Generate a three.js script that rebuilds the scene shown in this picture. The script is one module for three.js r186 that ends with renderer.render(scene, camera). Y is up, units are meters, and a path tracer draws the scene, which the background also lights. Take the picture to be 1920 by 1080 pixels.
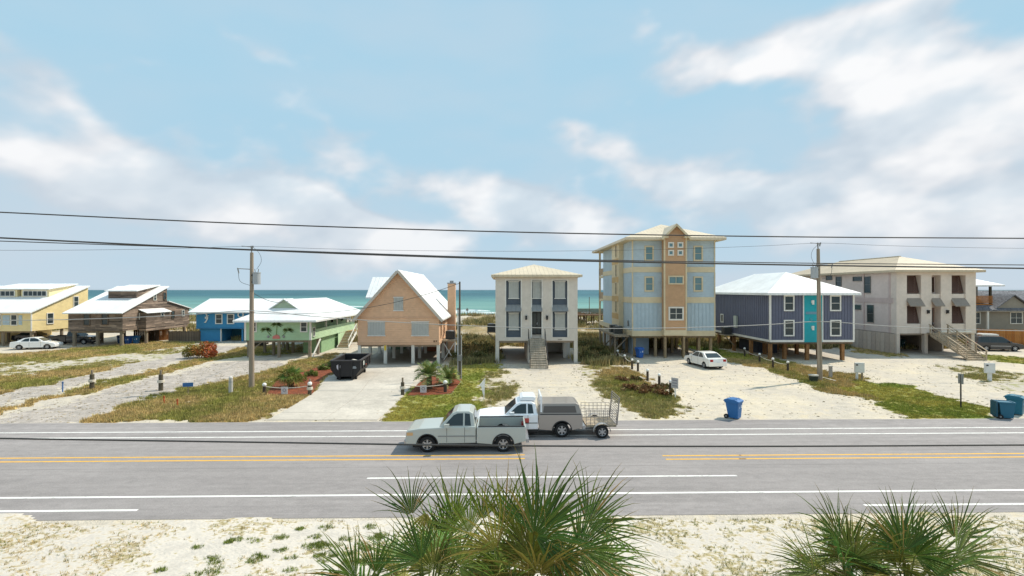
import * as THREE from 'three';
import { mergeGeometries } from 'three/addons/utils/BufferGeometryUtils.js';

// ---------------------------------------------------------------- camera, sky, sun, exposure
const scene = new THREE.Scene();
const renderer = new THREE.WebGLRenderer({ antialias: true });
renderer.setSize(1024, 576);
renderer.toneMapping = THREE.LinearToneMapping;
renderer.toneMappingExposure = 1.17;
renderer.shadowMap.enabled = true;
const EYE = 7.3, FOCAL = 960, HORIZON = 543.5, YAW = 0.0196;      // survey of the photograph: metres, photo pixels, radians
const camera = new THREE.PerspectiveCamera(58.72, 16 / 9, 0.1, 30000);
camera.position.set(0, EYE, 0);
camera.rotation.order = 'YXZ';
camera.rotation.set(0.0036, -YAW, 0);
scene.add(camera);

const rng = (a) => () => { a = (a + 0x6d2b79f5) | 0; let t = Math.imul(a ^ (a >>> 15), 1 | a); t = (t + Math.imul(t ^ (t >>> 7), 61 | t)) ^ t; return ((t ^ (t >>> 14)) >>> 0) / 4294967296; };
const hash = (x, y, z) => { let h = Math.imul(x, 374761393) ^ Math.imul(y, 668265263) ^ Math.imul(z, 1274126177); h = Math.imul(h ^ (h >>> 13), 1274126177); return ((h ^ (h >>> 16)) >>> 0) / 4294967296; };
const fade = (t) => t * t * (3 - 2 * t), mix = (a, b, t) => a + (b - a) * t;
const clamp = (v, a = 0, b = 1) => Math.min(b, Math.max(a, v)), step = (a, b, v) => fade(clamp((v - a) / (b - a)));
function noise2(x, y, s = 0) { const i = Math.floor(x), j = Math.floor(y), u = fade(x - i), v = fade(y - j); return mix(mix(hash(i, j, s), hash(i + 1, j, s), u), mix(hash(i, j + 1, s), hash(i + 1, j + 1, s), u), v); }
function noise3(x, y, z) {
  const i = Math.floor(x), j = Math.floor(y), k = Math.floor(z), u = fade(x - i), v = fade(y - j), w = fade(z - k);
  const f = (c) => mix(mix(hash(i, j, c), hash(i + 1, j, c), u), mix(hash(i, j + 1, c), hash(i + 1, j + 1, c), u), v);
  return mix(f(k), f(k + 1), w);
}
function fbm2(x, y, n = 4, s = 0) { let a = 0.5, r = 0, t = 0; for (let i = 0; i < n; i++) { r += a * noise2(x, y, s + i); t += a; a *= 0.5; x = x * 2.03 + 7.1; y = y * 2.03 + 3.7; } return r / t; }
function fbm3(x, y, z, n = 5) { let a = 0.5, r = 0, t = 0; for (let i = 0; i < n; i++) { r += a * noise3(x, y, z); t += a; a *= 0.52; x = x * 2.03 + 7.1; y = y * 2.03 + 3.7; z = z * 2.03 + 1.3; } return r / t; }
const lin = (v) => { v /= 255; return v <= 0.04045 ? v / 12.92 : Math.pow((v + 0.055) / 1.055, 2.4); };
const rgb = (r, g, b) => [lin(r), lin(g), lin(b)];

// the sky: air, a thin high veil and banks of cloud (directions taken from the photograph)
const CY = Math.cos(YAW), SY = Math.sin(YAW);
const dirOf = (px, py) => { const a = (px - 960) / FOCAL, e = (HORIZON - py) / FOCAL; const v = [a * CY + SY, e, a * SY - CY]; const l = Math.hypot(...v); return v.map((c) => c / l); };
{
  const W = 2048, H = 1024, data = new Float32Array(W * H * 4);
  // bank: centre px,py; half sizes in photo pixels; tilt; strength
  const banks = [[1480, 95, 250, 66, -0.08, 1.0], [1800, 150, 300, 95, 0.3, 1.15], [1840, 300, 220, 120, 0.2, 0.65], [1560, 40, 120, 60, -0.3, 0.8],
    [160, 320, 300, 66, 0.2, 0.8], [420, 370, 360, 80, 0.3, 0.7], [640, 385, 90, 14, 0.35, 0.9], [700, 430, 160, 40, 0.2, 0.6], [900, 380, 190, 48, 0.35, 0.85], [1050, 400, 120, 46, 0.3, 0.6],
    [1270, 350, 200, 50, 0.35, 0.95], [1400, 380, 170, 55, 0.2, 0.55], [120, 190, 190, 34, 0.5, 0.45], [520, 130, 60, 34, 0.4, 0.4], [410, 30, 70, 40, 0.7, 0.5], [1075, 240, 44, 28, 0.1, 0.5],
    [1170, 30, 60, 46, 0.3, 0.55], [650, 270, 60, 40, 0.4, 0.4], [1620, 350, 160, 60, 0.1, 0.45], [240, 400, 400, 70, 0.1, 0.4], [620, 430, 300, 50, 0.1, 0.3], [1780, 430, 300, 80, 0, 0.45], [1200, 460, 300, 50, 0, 0.3], [540, 300, 120, 60, 0.5, 0.4], [1280, 60, 70, 40, 0.2, 0.2]].map(([px, py, sx, sy, t, k]) => {
    const d = dirOf(px, py); const up = [0, 1, 0];
    const rx = [-d[2], 0, d[0]], l = Math.hypot(...rx), r = rx.map((v) => v / l);
    const u = [r[1] * d[2] - r[2] * d[1], r[2] * d[0] - r[0] * d[2], r[0] * d[1] - r[1] * d[0]];
    const g = Math.cos(Math.atan(Math.hypot(px - 960, py - 540) / FOCAL));
    return { d, r, u, sx: sx / FOCAL * g, sy: sy / FOCAL * g, c: Math.cos(t), s: Math.sin(t), k };
  });
  const air = rgb(154, 196, 218), airHi = rgb(146, 190, 218), airLo = rgb(186, 202, 214), white = [0.9, 0.875, 0.865], grey = rgb(200, 203, 210);
  for (let j = 0; j < H; j++) {
    const el = ((j + 0.5) / H - 0.5) * Math.PI, y = Math.sin(el), c = Math.cos(el);
    for (let i = 0; i < W; i++) {
      const az = ((i + 0.5) / W - 0.5) * 2 * Math.PI, x = Math.cos(az) * c, z = Math.sin(az) * c;
      const yy = Math.max(y, 0.0);
      let bias = 0;
      const wx = fbm3(x * 5 + 3, y * 9, z * 5, 3) - 0.5, wy = fbm3(x * 5 + 31, y * 9 + 5, z * 5, 3) - 0.5;
      for (const b of banks) {
        const dp = x * b.d[0] + y * b.d[1] + z * b.d[2]; if (dp < 0.5) continue;
        const a = (x * b.r[0] + y * b.r[1] + z * b.r[2]) / dp + wx * 0.16, e = (x * b.u[0] + y * b.u[1] + z * b.u[2]) / dp + wy * 0.1;
        const p = (a * b.c - e * b.s) / b.sx, q = (a * b.s + e * b.c) / b.sy, r2 = p * p + q * q;
        if (r2 < 6) bias += b.k * Math.exp(-r2 * 0.9);
      }
      const front = x * SY - z * CY;                              // outside the view the same broken cloud goes on
      const open = fbm3(x * 2.1 + 9, y * 4.2, z * 2.1 + 4, 4);
      const outside = step(0.64, 0.45, front) * step(0.45, 0.62, open) * 0.8;
      const n = fbm3(x * 5.5, y * 12 - x * 2.0, z * 5.5, 6), f = fbm3(x * 17, y * 34, z * 17, 4);
      const den = (bias + outside) * 0.8 + (n - 0.5) * 1.05 + (f - 0.5) * 0.34 + (0.5 - Math.abs(fbm3(x * 11 + 5, y * 20, z * 11, 4) - 0.5) * 2.6) * 0.22;
      const cov = step(0.3, 0.74, den), core = step(0.5, 1.1, den);
      const veil = 0.5 * step(0.35, 0.75, fbm3(x * 3 + 2, y * 9, z * 3 + 8, 5)) + 0.12;
      const h = Math.exp(-yy * 5.5), hi = step(0.35, 0.9, yy);
      const low = step(0.3, 0.02, yy) * 0.25;
      const puff = fbm3(x * 8 + 1.7, y * 15 - x * 3, z * 8 + 6, 5), thick = step(0.36, 0.62, puff), lit = clamp(core * 0.6 + (puff - 0.42) * 2.2 + (f - 0.5) * 0.5);
      for (let k = 0; k < 3; k++) {
        let v = mix(mix(air[k], airHi[k], hi), airLo[k], h * 0.85);
        v = mix(v, grey[k], clamp(veil * (0.45 + low)));
        v = mix(v, mix(grey[k] * 0.97, white[k], lit), cov * (0.6 + 0.3 * thick) * (1 - 0.35 * h));
        if (y < 0) v = mix(v, airLo[k] * 0.8, step(0, -0.1, y));
        data[(j * W + i) * 4 + k] = v;
      }
      data[(j * W + i) * 4 + 3] = 1;
    }
  }
  const t = new THREE.DataTexture(data, W, H, THREE.RGBAFormat, THREE.FloatType);
  t.mapping = THREE.EquirectangularReflectionMapping; t.magFilter = t.minFilter = THREE.LinearFilter; t.wrapS = THREE.RepeatWrapping; t.needsUpdate = true;
  scene.background = t; scene.environment = t;
}
const sun = new THREE.DirectionalLight(new THREE.Color().setRGB(1, 0.93, 0.81), 3.7);
{
  const el = 53 * Math.PI / 180, d = [0.9 * Math.cos(el), Math.sin(el), -0.436 * Math.cos(el)];
  sun.position.set(d[0] * 120, d[1] * 120, -45 + d[2] * 120); sun.target.position.set(0, 0, -45); scene.add(sun, sun.target);
  sun.castShadow = true; sun.shadow.mapSize.set(4096, 4096); sun.shadow.radius = 1.6;
  Object.assign(sun.shadow.camera, { left: -110, right: 110, top: 90, bottom: -90, near: 1, far: 400 });
}

// ---------------------------------------------------------------- helpers
// survey: a photo pixel to the ground (or to a level h), and to a point at a given distance
const G = (px, py, h = 0) => { const d = (EYE - h) * FOCAL / (py - HORIZON), a = (px - 960) / FOCAL * d; return [a * CY + d * SY, a * SY - d * CY]; };
const AT = (px, py, d) => { const a = (px - 960) / FOCAL * d; return new THREE.Vector3(a * CY + d * SY, EYE - (py - HORIZON) / FOCAL * d, a * SY - d * CY); };
const xAt = (px, D) => { const t = (px - 960) / FOCAL; return D * (t * CY + SY) / (CY - t * SY); };       // where the sight line meets the plane z = -D
const zAt = (px, X) => { const t = (px - 960) / FOCAL; return X * (t * SY - CY) / (SY + t * CY); };       // ... and the plane x = X
const yAt = (py, x, z) => EYE - (py - HORIZON) / FOCAL * (x * SY - z * CY);

const taken = {};
const numbered = (n) => { const k = taken[n] || 0; taken[n] = k + 1; return k ? n + '_' + String(k).padStart(3, '0') : n; };
function tag(o, label, category, group) { o.userData.label = label; o.userData.category = category; if (group) o.userData.group = group; return o; }
function thing(name, label, category, x = 0, z = 0, turn = 0, group, y = 0) { const o = new THREE.Group(); o.name = numbered(name); o.position.set(x, y, z); o.rotation.y = turn; scene.add(o); return tag(o, label, category, group); }
function part(name, geo, m, parent, label) { const o = new THREE.Mesh(geo, m); o.name = name; o.castShadow = o.receiveShadow = true; if (label) o.userData.label = label; parent.add(o); return o; }
function solo(name, geo, m, label, category, x = 0, z = 0, group) { const o = part(numbered(name), geo, m, scene); o.position.set(x, 0, z); return tag(o, label, category, group); }
function struct(name, geo, m) { const o = part(numbered(name), geo, m, scene); o.userData.kind = 'structure'; return o; }

// uv in metres, laid along the face
function metric(geo) {
  const g = geo.index ? geo.toNonIndexed() : geo; if (!g.attributes.normal) g.computeVertexNormals();
  const p = g.attributes.position, n = g.attributes.normal, uv = new Float32Array(p.count * 2), N = new THREE.Vector3(), U = new THREE.Vector3(), V = new THREE.Vector3(), P = new THREE.Vector3();
  for (let i = 0; i < p.count; i++) {
    N.fromBufferAttribute(n, i); P.fromBufferAttribute(p, i);
    if (Math.abs(N.y) > 0.985) { uv[2 * i] = P.x; uv[2 * i + 1] = -P.z; continue; }
    U.set(N.z, 0, -N.x).normalize(); V.crossVectors(N, U); uv[2 * i] = P.dot(U); uv[2 * i + 1] = P.dot(V);
  }
  g.setAttribute('uv', new THREE.BufferAttribute(uv, 2)); return g;
}
const box = (x0, x1, y0, y1, z0, z1) => { const g = new THREE.BoxGeometry(Math.abs(x1 - x0), Math.abs(y1 - y0), Math.abs(z1 - z0)); g.translate((x0 + x1) / 2, (y0 + y1) / 2, (z0 + z1) / 2); return metric(g); };
function poly(faces) {                                            // faces: lists of points, convex, seen from outside anticlockwise
  const pos = [];
  for (const f of faces) for (let i = 1; i + 1 < f.length; i++) pos.push(...f[0], ...f[i], ...f[i + 1]);
  const g = new THREE.BufferGeometry(); g.setAttribute('position', new THREE.BufferAttribute(new Float32Array(pos), 3)); g.computeVertexNormals(); return metric(g);
}
function prism(profile, axis, a, b) {                             // axis 'x': profile [z,y]; 'z': profile [x,y]; 'y': profile [x,z]
  const lift = (p, t) => axis === 'x' ? [t, p[1], p[0]] : axis === 'z' ? [p[0], p[1], t] : [p[0], t, p[1]];
  const tris = THREE.ShapeUtils.triangulateShape(profile.map((p) => new THREE.Vector2(...p)), []), faces = [];
  let area = 0; profile.forEach((p, i) => { const q = profile[(i + 1) % profile.length]; area += p[0] * q[1] - q[0] * p[1]; });
  const ccw = (area > 0) === (axis === 'z');
  for (const t of tris) { const T = t.map((i) => profile[i]); let ar = (T[1][0] - T[0][0]) * (T[2][1] - T[0][1]) - (T[2][0] - T[0][0]) * (T[1][1] - T[0][1]); const o = (ar > 0) === (axis === 'z') ? T : [T[0], T[2], T[1]]; faces.push(o.map((p) => lift(p, Math.max(a, b)))); faces.push([o[0], o[2], o[1]].map((p) => lift(p, Math.min(a, b)))); }
  const lo = Math.min(a, b), hi = Math.max(a, b);
  profile.forEach((p, i) => { const q = profile[(i + 1) % profile.length]; const f = [lift(p, hi), lift(p, lo), lift(q, lo), lift(q, hi)]; faces.push(ccw ? f : f.reverse()); });
  return poly(faces);
}
function slab(pts, t) {                                           // a sloping sheet of thickness t below the given top outline
  const low = pts.map(([x, y, z]) => [x, y - t, z]), n = pts.length, f = [pts, low.slice().reverse()];
  for (let i = 0; i < n; i++) { const j = (i + 1) % n; f.push([pts[j], pts[i], low[i], low[j]]); }
  return poly(f);
}
function hip(x0, x1, zf, zb, ye, yr, af, ab, t = 0.2, cx = (x0 + x1) / 2) {
  const A = [x0, ye, zf], B = [x1, ye, zf], C = [x1, ye, zb], D = [x0, ye, zb], R = [cx, yr, af], S = [cx, yr, ab], d = ([x, y, z]) => [x, y - t, z];
  return poly([[A, B, R], [B, C, S, R], [C, D, S], [D, A, R, S], [d(A), d(B), B, A], [d(B), d(C), C, B], [d(C), d(D), D, C], [d(D), d(A), A, D], [d(D), d(C), d(B), d(A)]]);
}
const bar = (a, b, r, seg = 8, r2 = r) => { const A = new THREE.Vector3(...a), B = new THREE.Vector3(...b), d = B.clone().sub(A); const g = new THREE.CylinderGeometry(r2, r, d.length(), seg); g.applyQuaternion(new THREE.Quaternion().setFromUnitVectors(new THREE.Vector3(0, 1, 0), d.clone().normalize())); const m = A.add(B).multiplyScalar(0.5); g.translate(m.x, m.y, m.z); return g; };
const beam = (a, b, w, h = w) => { const A = new THREE.Vector3(...a), B = new THREE.Vector3(...b), d = B.clone().sub(A); const g = new THREE.BoxGeometry(w, h, d.length()); const m4 = new THREE.Matrix4().lookAt(B, A, new THREE.Vector3(0, 1, 0.001)); g.applyMatrix4(m4); const m = A.add(B).multiplyScalar(0.5); g.translate(m.x, m.y, m.z); return metric(g); };
const flat = (list) => mergeGeometries(list.map((g) => { const o = g.index ? g.toNonIndexed() : g; for (const k of Object.keys(o.attributes)) if (!['position', 'normal', 'uv'].includes(k)) o.deleteAttribute(k); return o; }));

// textures: tiling, computed from noise
function tex(w, h, fn, srgb = true, rx = 1, ry = rx) {
  const d = new Uint8Array(w * h * 4);
  for (let j = 0; j < h; j++) for (let i = 0; i < w; i++) { const c = fn(i / w, j / h, i, j); const o = (j * w + i) * 4; if (typeof c === 'number') d[o] = d[o + 1] = d[o + 2] = clamp(c) * 255; else { d[o] = clamp(c[0], 0, 255); d[o + 1] = clamp(c[1], 0, 255); d[o + 2] = clamp(c[2], 0, 255); } d[o + 3] = 255; }
  const t = new THREE.DataTexture(d, w, h); t.wrapS = t.wrapT = THREE.RepeatWrapping; t.magFilter = THREE.LinearFilter; t.minFilter = THREE.LinearMipmapLinearFilter; t.generateMipmaps = true; if (srgb) t.colorSpace = THREE.SRGBColorSpace; t.repeat.set(rx, ry); t.needsUpdate = true; return t;
}
const wrap = (f) => (u, v, i, j) => { const a = f(u, v), b = f(u - 1, v), c = f(u, v - 1), d = f(u - 1, v - 1), s = fade(u), t = fade(v); return mix(mix(a, b, s), mix(c, d, s), t); };
const blot = (n, s, o = 5) => wrap((u, v) => fbm2(u * n + 50, v * n + 50, o, s));
const stainTex = tex(256, 256, (u, v, i, j) => { const a = blot(4, 1)(u, v), b = blot(24, 2, 3)(u, v); const k = 243 + 34 * (a - 0.5) + 24 * (b - 0.5); return [k, k - 1, k - 3]; }, true, 0.16);
const grainBump = tex(256, 256, (u, v) => blot(40, 3, 3)(u, v), false, 1);
const lapBump = tex(16, 64, (u, v) => { const f = v % 1; return f < 0.1 ? f * 8 : 0.9 - 0.5 * f; }, false, 1, 5.6);
const ribBump = tex(64, 8, (u) => (u < 0.1 ? 1 : 0.1), false, 2.4, 1);
const grooveBump = tex(64, 8, (u) => (u < 0.07 ? 0 : 0.8), false, 3.2, 1);
const weatherTex = tex(512, 512, (u, v) => {                      // bare grey-brown boards, each its own tone, streaked along the grain
  const r = Math.floor(v * 32), a = hash(r, 3, 1), n = blot(6, 9 + r % 5)(u, v), g = noise2(u * 18 + r * 7, v * 512, 4), seg = hash(r, Math.floor(u * 3 + a * 3), 8);
  const k = 0.86 + 0.42 * (a - 0.5) + 0.62 * (n - 0.5) + 0.3 * (g - 0.5) + 0.35 * (seg - 0.5); const e = (v * 32) % 1 < 0.12 ? 0.6 : 1; return [128 * k * e + 16, 112 * k * e + 13, 98 * k * e + 11];
}, true, 0.16, 0.17);
const shingleTex = tex(256, 256, (u, v) => { const r = Math.floor(v * 24), c = Math.floor(u * 20 + (r % 2) * 0.5), k = 0.85 + 0.3 * (hash(r, c, 2) - 0.5) + 0.2 * (blot(5, 3)(u, v) - 0.5); return [126 * k, 126 * k, 130 * k]; }, true, 0.25);
const woodTex = tex(256, 256, (u, v) => { const n = blot(3, 5)(u, v), g = noise2(u * 60, v * 5, 6), k = 0.95 + 0.35 * (n - 0.5) + 0.3 * (g - 0.5); return [255 * k * 0.86, 250 * k * 0.85, 240 * k * 0.84]; }, true, 1);
const concTex = tex(512, 512, (u, v) => { const a = blot(3, 21)(u, v), b = blot(14, 22)(u, v), c = blot(90, 23, 2)(u, v); const k = 190 + 50 * (a - 0.5) + 34 * (b - 0.5) + 30 * (c - 0.5); return [k, k * 0.955, k * 0.885]; }, true, 0.12);
const carpetBump = tex(256, 256, (u, v) => blot(30, 33, 4)(u, v), false, 1.2);

const cache = {};
function mat(r, g, b, o = {}) { const k = [r, g, b, ...Object.entries(o).map(([a, c]) => a + (c?.uuid || c))].join(); return cache[k] || (cache[k] = new THREE.MeshStandardMaterial({ color: new THREE.Color().setRGB(lin(r), lin(g), lin(b)), roughness: 0.75, ...o })); }
const paint = (r, g, b, o = {}) => mat(r, g, b, { map: stainTex, bumpMap: grainBump, bumpScale: 0.003, ...o });
const lap = (r, g, b) => mat(r, g, b, { map: stainTex, bumpMap: lapBump, bumpScale: 0.022 });
const ribbed = (r, g, b, o = {}) => mat(r, g, b, { map: stainTex, bumpMap: ribBump, bumpScale: 0.03, roughness: 0.5, ...o });
const wood = (r, g, b) => mat(r, g, b, { map: woodTex, bumpMap: grainBump, bumpScale: 0.004, roughness: 0.85 });
const M = {
  white: paint(238, 236, 230), trim: paint(235, 231, 220), glass: new THREE.MeshPhysicalMaterial({ color: new THREE.Color().setRGB(0.035, 0.05, 0.055), roughness: 0.08, specularIntensity: 0.9 }),
  dark: mat(34, 33, 34, { roughness: 0.6 }), black: mat(22, 22, 24, { roughness: 0.5 }), rubber: mat(30, 30, 31, { roughness: 0.9 }), alloy: mat(176, 178, 180, { metalness: 0.7, roughness: 0.35 }),
  galv: mat(150, 152, 154, { metalness: 0.5, roughness: 0.5 }), concrete: new THREE.MeshStandardMaterial({ map: concTex, bumpMap: grainBump, bumpScale: 0.004, roughness: 0.95 }), post: wood(168, 156, 140), pile: wood(172, 128, 84), rope: mat(214, 205, 188, { roughness: 1 }),
  shutter: paint(190, 192, 188), cable: mat(62, 60, 58, { roughness: 0.7 }), strand: mat(170, 168, 164, { roughness: 0.6 }), grey: paint(150, 150, 148), deckw: wood(190, 178, 160),
};
const ORD = ['first', 'second', 'third', 'fourth', 'fifth', 'sixth', 'seventh', 'eighth', 'ninth', 'tenth'];

// ---------------------------------------------------------------- ground, road, water
const inside = (poly, x, z) => { let r = false; for (let i = 0, j = poly.length - 1; i < poly.length; j = i++) { const [a, b] = poly[i], [c, d] = poly[j]; if ((b > z) !== (d > z) && x < (c - a) * (z - b) / (d - b) + a) r = !r; } return r; };
const zone = (kind, k, ...px) => { const p = px.map(([a, b]) => G(a, b)); const xs = p.map((q) => q[0]), zs = p.map((q) => q[1]); return { kind, k, p, box: [Math.min(...xs) - 1.5, Math.max(...xs) + 1.5, Math.min(...zs) - 1.5, Math.max(...zs) + 1.5] }; };
// kinds: 0 sand, 1 dry grass, 2 green grass, 3 dune scrub, 4 grey gravel, 5 bare patchy sand and grass
const zones = [
  zone(3, 0.62, [-900, 618], [3000, 618], [2600, 640], [1900, 655], [1330, 652], [1100, 652], [890, 648], [600, 640], [480, 640], [300, 628], [-900, 640]),
  zone(5, 0.5, [-700, 690], [40, 662], [130, 655], [300, 636], [430, 642], [345, 660], [200, 692], [60, 730], [-500, 850]),
  zone(1, 0.85, [-700, 680], [30, 664], [160, 652], [300, 640], [360, 645], [300, 656], [150, 672], [-700, 720]),
  zone(1, 0.8, [-500, 790], [20, 706], [120, 692], [225, 684], [170, 700], [0, 738], [-500, 830]),
  zone(1, 0.8, [-300, 830], [0, 764], [200, 716], [350, 678], [455, 652], [640, 640], [560, 662], [420, 672], [330, 694], [190, 734], [80, 750], [0, 778], [-300, 840]),
  zone(1, 0.88, [140, 794], [230, 762], [300, 738], [440, 712], [520, 688], [560, 676], [640, 662], [640, 690], [600, 740], [545, 768], [505, 786], [430, 792], [320, 790]),
  zone(2, 0.85, [700, 790], [735, 762], [765, 738], [842, 706], [862, 650], [925, 650], [930, 690], [925, 720], [940, 745], [925, 788]),
  zone(5, 0.6, [905, 700], [938, 690], [960, 740], [945, 786], [900, 788]),
  zone(3, 0.8, [880, 600], [925, 600], [928, 680], [850, 690], [862, 640]),
  zone(3, 0.85, [1086, 640], [1140, 640], [1175, 684], [1120, 690], [1088, 684]),
  zone(5, 0.75, [1090, 684], [1170, 684], [1262, 742], [1300, 760], [1282, 776], [1190, 778], [1130, 735]),
  zone(1, 0.9, [1135, 690], [1178, 690], [1258, 740], [1262, 756], [1190, 752], [1140, 722]),
  zone(1, 0.85, [1320, 662], [1450, 672], [1560, 696], [1640, 712], [1700, 744], [1640, 752], [1560, 738], [1440, 690], [1345, 674]),
  zone(2, 0.9, [1600, 712], [1700, 722], [1880, 776], [1868, 786], [1690, 786], [1650, 756], [1570, 726]),
  zone(2, 0.75, [1240, 640], [1400, 664], [1430, 674], [1345, 674], [1290, 660]),
  zone(5, 0.7, [1735, 688], [1800, 684], [1990, 714], [2100, 750], [1920, 738], [1830, 716]),
  zone(2, 0.6, [1830, 662], [2000, 676], [2000, 690], [1830, 672]),
  zone(1, 0.6, [1600, 648], [1690, 664], [1690, 670], [1590, 660]),
  zone(4, 1, [-900, 930], [-200, 800], [0, 738], [150, 706], [330, 662], [420, 648], [470, 648], [400, 664], [280, 690], [120, 728], [0, 758], [-700, 900]),
  zone(4, 1, [-400, 796], [0, 784], [170, 742], [300, 706], [420, 680], [510, 672], [535, 684], [430, 712], [300, 738], [220, 764], [110, 797], [-400, 800]),
];
const BEDS = [[[498, 742], [520, 712], [560, 700], [608, 686], [640, 682], [646, 690], [608, 707], [590, 733], [584, 741]], [[764, 742], [784, 720], [800, 708], [850, 700], [866, 712], [846, 738], [820, 741]]];
const bare = [...BEDS.map((p) => zone(0, 1, ...p)), zone(0, 1, [500, 788], [592, 734], [610, 708], [650, 692], [690, 684], [822, 684], [780, 712], [762, 736], [708, 788])];
function cover(x, z) {                                            // what grows or lies here: [kind, strength]
  for (const q of bare) if (x > q.box[0] && x < q.box[1] && z > q.box[2] && z < q.box[3] && inside(q.p, x, z)) return [0, 1];
  const wx = x + (fbm2(x * 0.55, z * 0.55, 4, 70) - 0.5) * 3.0 + (noise2(x * 3.1, z * 3.1, 72) - 0.5) * 0.9, wz = z + (fbm2(x * 0.55 + 40, z * 0.55, 4, 75) - 0.5) * 3.0 + (noise2(x * 3.1, z * 3.1, 79) - 0.5) * 1.1;
  let r = [0, 1];
  for (const q of zones) { if (wx < q.box[0] || wx > q.box[1] || wz < q.box[2] || wz > q.box[3]) continue; if (inside(q.p, wx, wz)) r = [q.kind, q.k]; }
  return r;
}
const GX = 108, GZ0 = 6, GZ1 = -122;
const groundAt = (x, z) => {
  const dune = step(-72, -96, z) * (0.5 + 1.1 * fbm2(x * 0.07, z * 0.09, 4, 90)) * step(-175, -110, z);
  return dune * 1.1 - step(-120, -185, z) * 2.2;
};
const SAND = [199, 188, 170], patch = (x, z) => fbm2(x * 0.33, z * 0.33, 4, 11), fine = (x, z) => fbm2(x * 2.4, z * 2.4, 4, 17);
function groundColour(x, z, near) {
  const [kind, k] = cover(x, z), p = patch(x, z), f = fine(x, z), g = noise2(x * 9, z * 9, 5), big = fbm2(x * 0.09, z * 0.09, 3, 44);
  let s = 1 + (p - 0.5) * 0.16 + (f - 0.5) * 0.16 + (g - 0.5) * 0.08;
  let c = [SAND[0] * s, SAND[1] * s * (1 - (p - 0.5) * 0.02), SAND[2] * s * (1 - (p - 0.5) * 0.09)];
  const lay = (col, t) => { c = c.map((v, i) => mix(v, col[i] * (0.82 + 0.36 * f) * (0.86 + 0.28 * g), t)); };
  const litter = step(0.62, 0.72, f + (g - 0.5) * 0.12);
  if (kind === 0) lay([176, 160, 128], litter * 0.35);
  if (kind === 4) { lay([172, 162, 153], 0.85); lay([150, 142, 132], step(0.6, 0.75, g) * 0.3); }
  if (kind === 1) { lay(p > 0.5 ? [160, 146, 88] : [166, 142, 96], step(0.24, 0.5, f + (k - 0.5) * 0.4)); lay([130, 126, 66], step(0.5, 0.7, p) * 0.5); }
  if (kind === 2) { lay([150, 148, 68], step(0.2, 0.44, f + (k - 0.5) * 0.4)); lay([122, 138, 54], step(0.45, 0.65, p) * 0.6); lay([160, 140, 72], step(0.55, 0.7, big) * 0.5); }
  if (kind === 3) { lay([150, 130, 92], step(0.34, 0.56, f * 0.5 + p * 0.5 + (k - 0.5) * 0.3)); lay([116, 110, 68], step(0.52, 0.66, p) * 0.6); }
  if (kind === 5) { lay([140, 124, 76], step(0.44, 0.6, p * 0.6 + f * 0.4 + (k - 0.5) * 0.2)); lay([112, 114, 52], step(0.56, 0.66, f) * 0.6); }
  return c;
}
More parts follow.
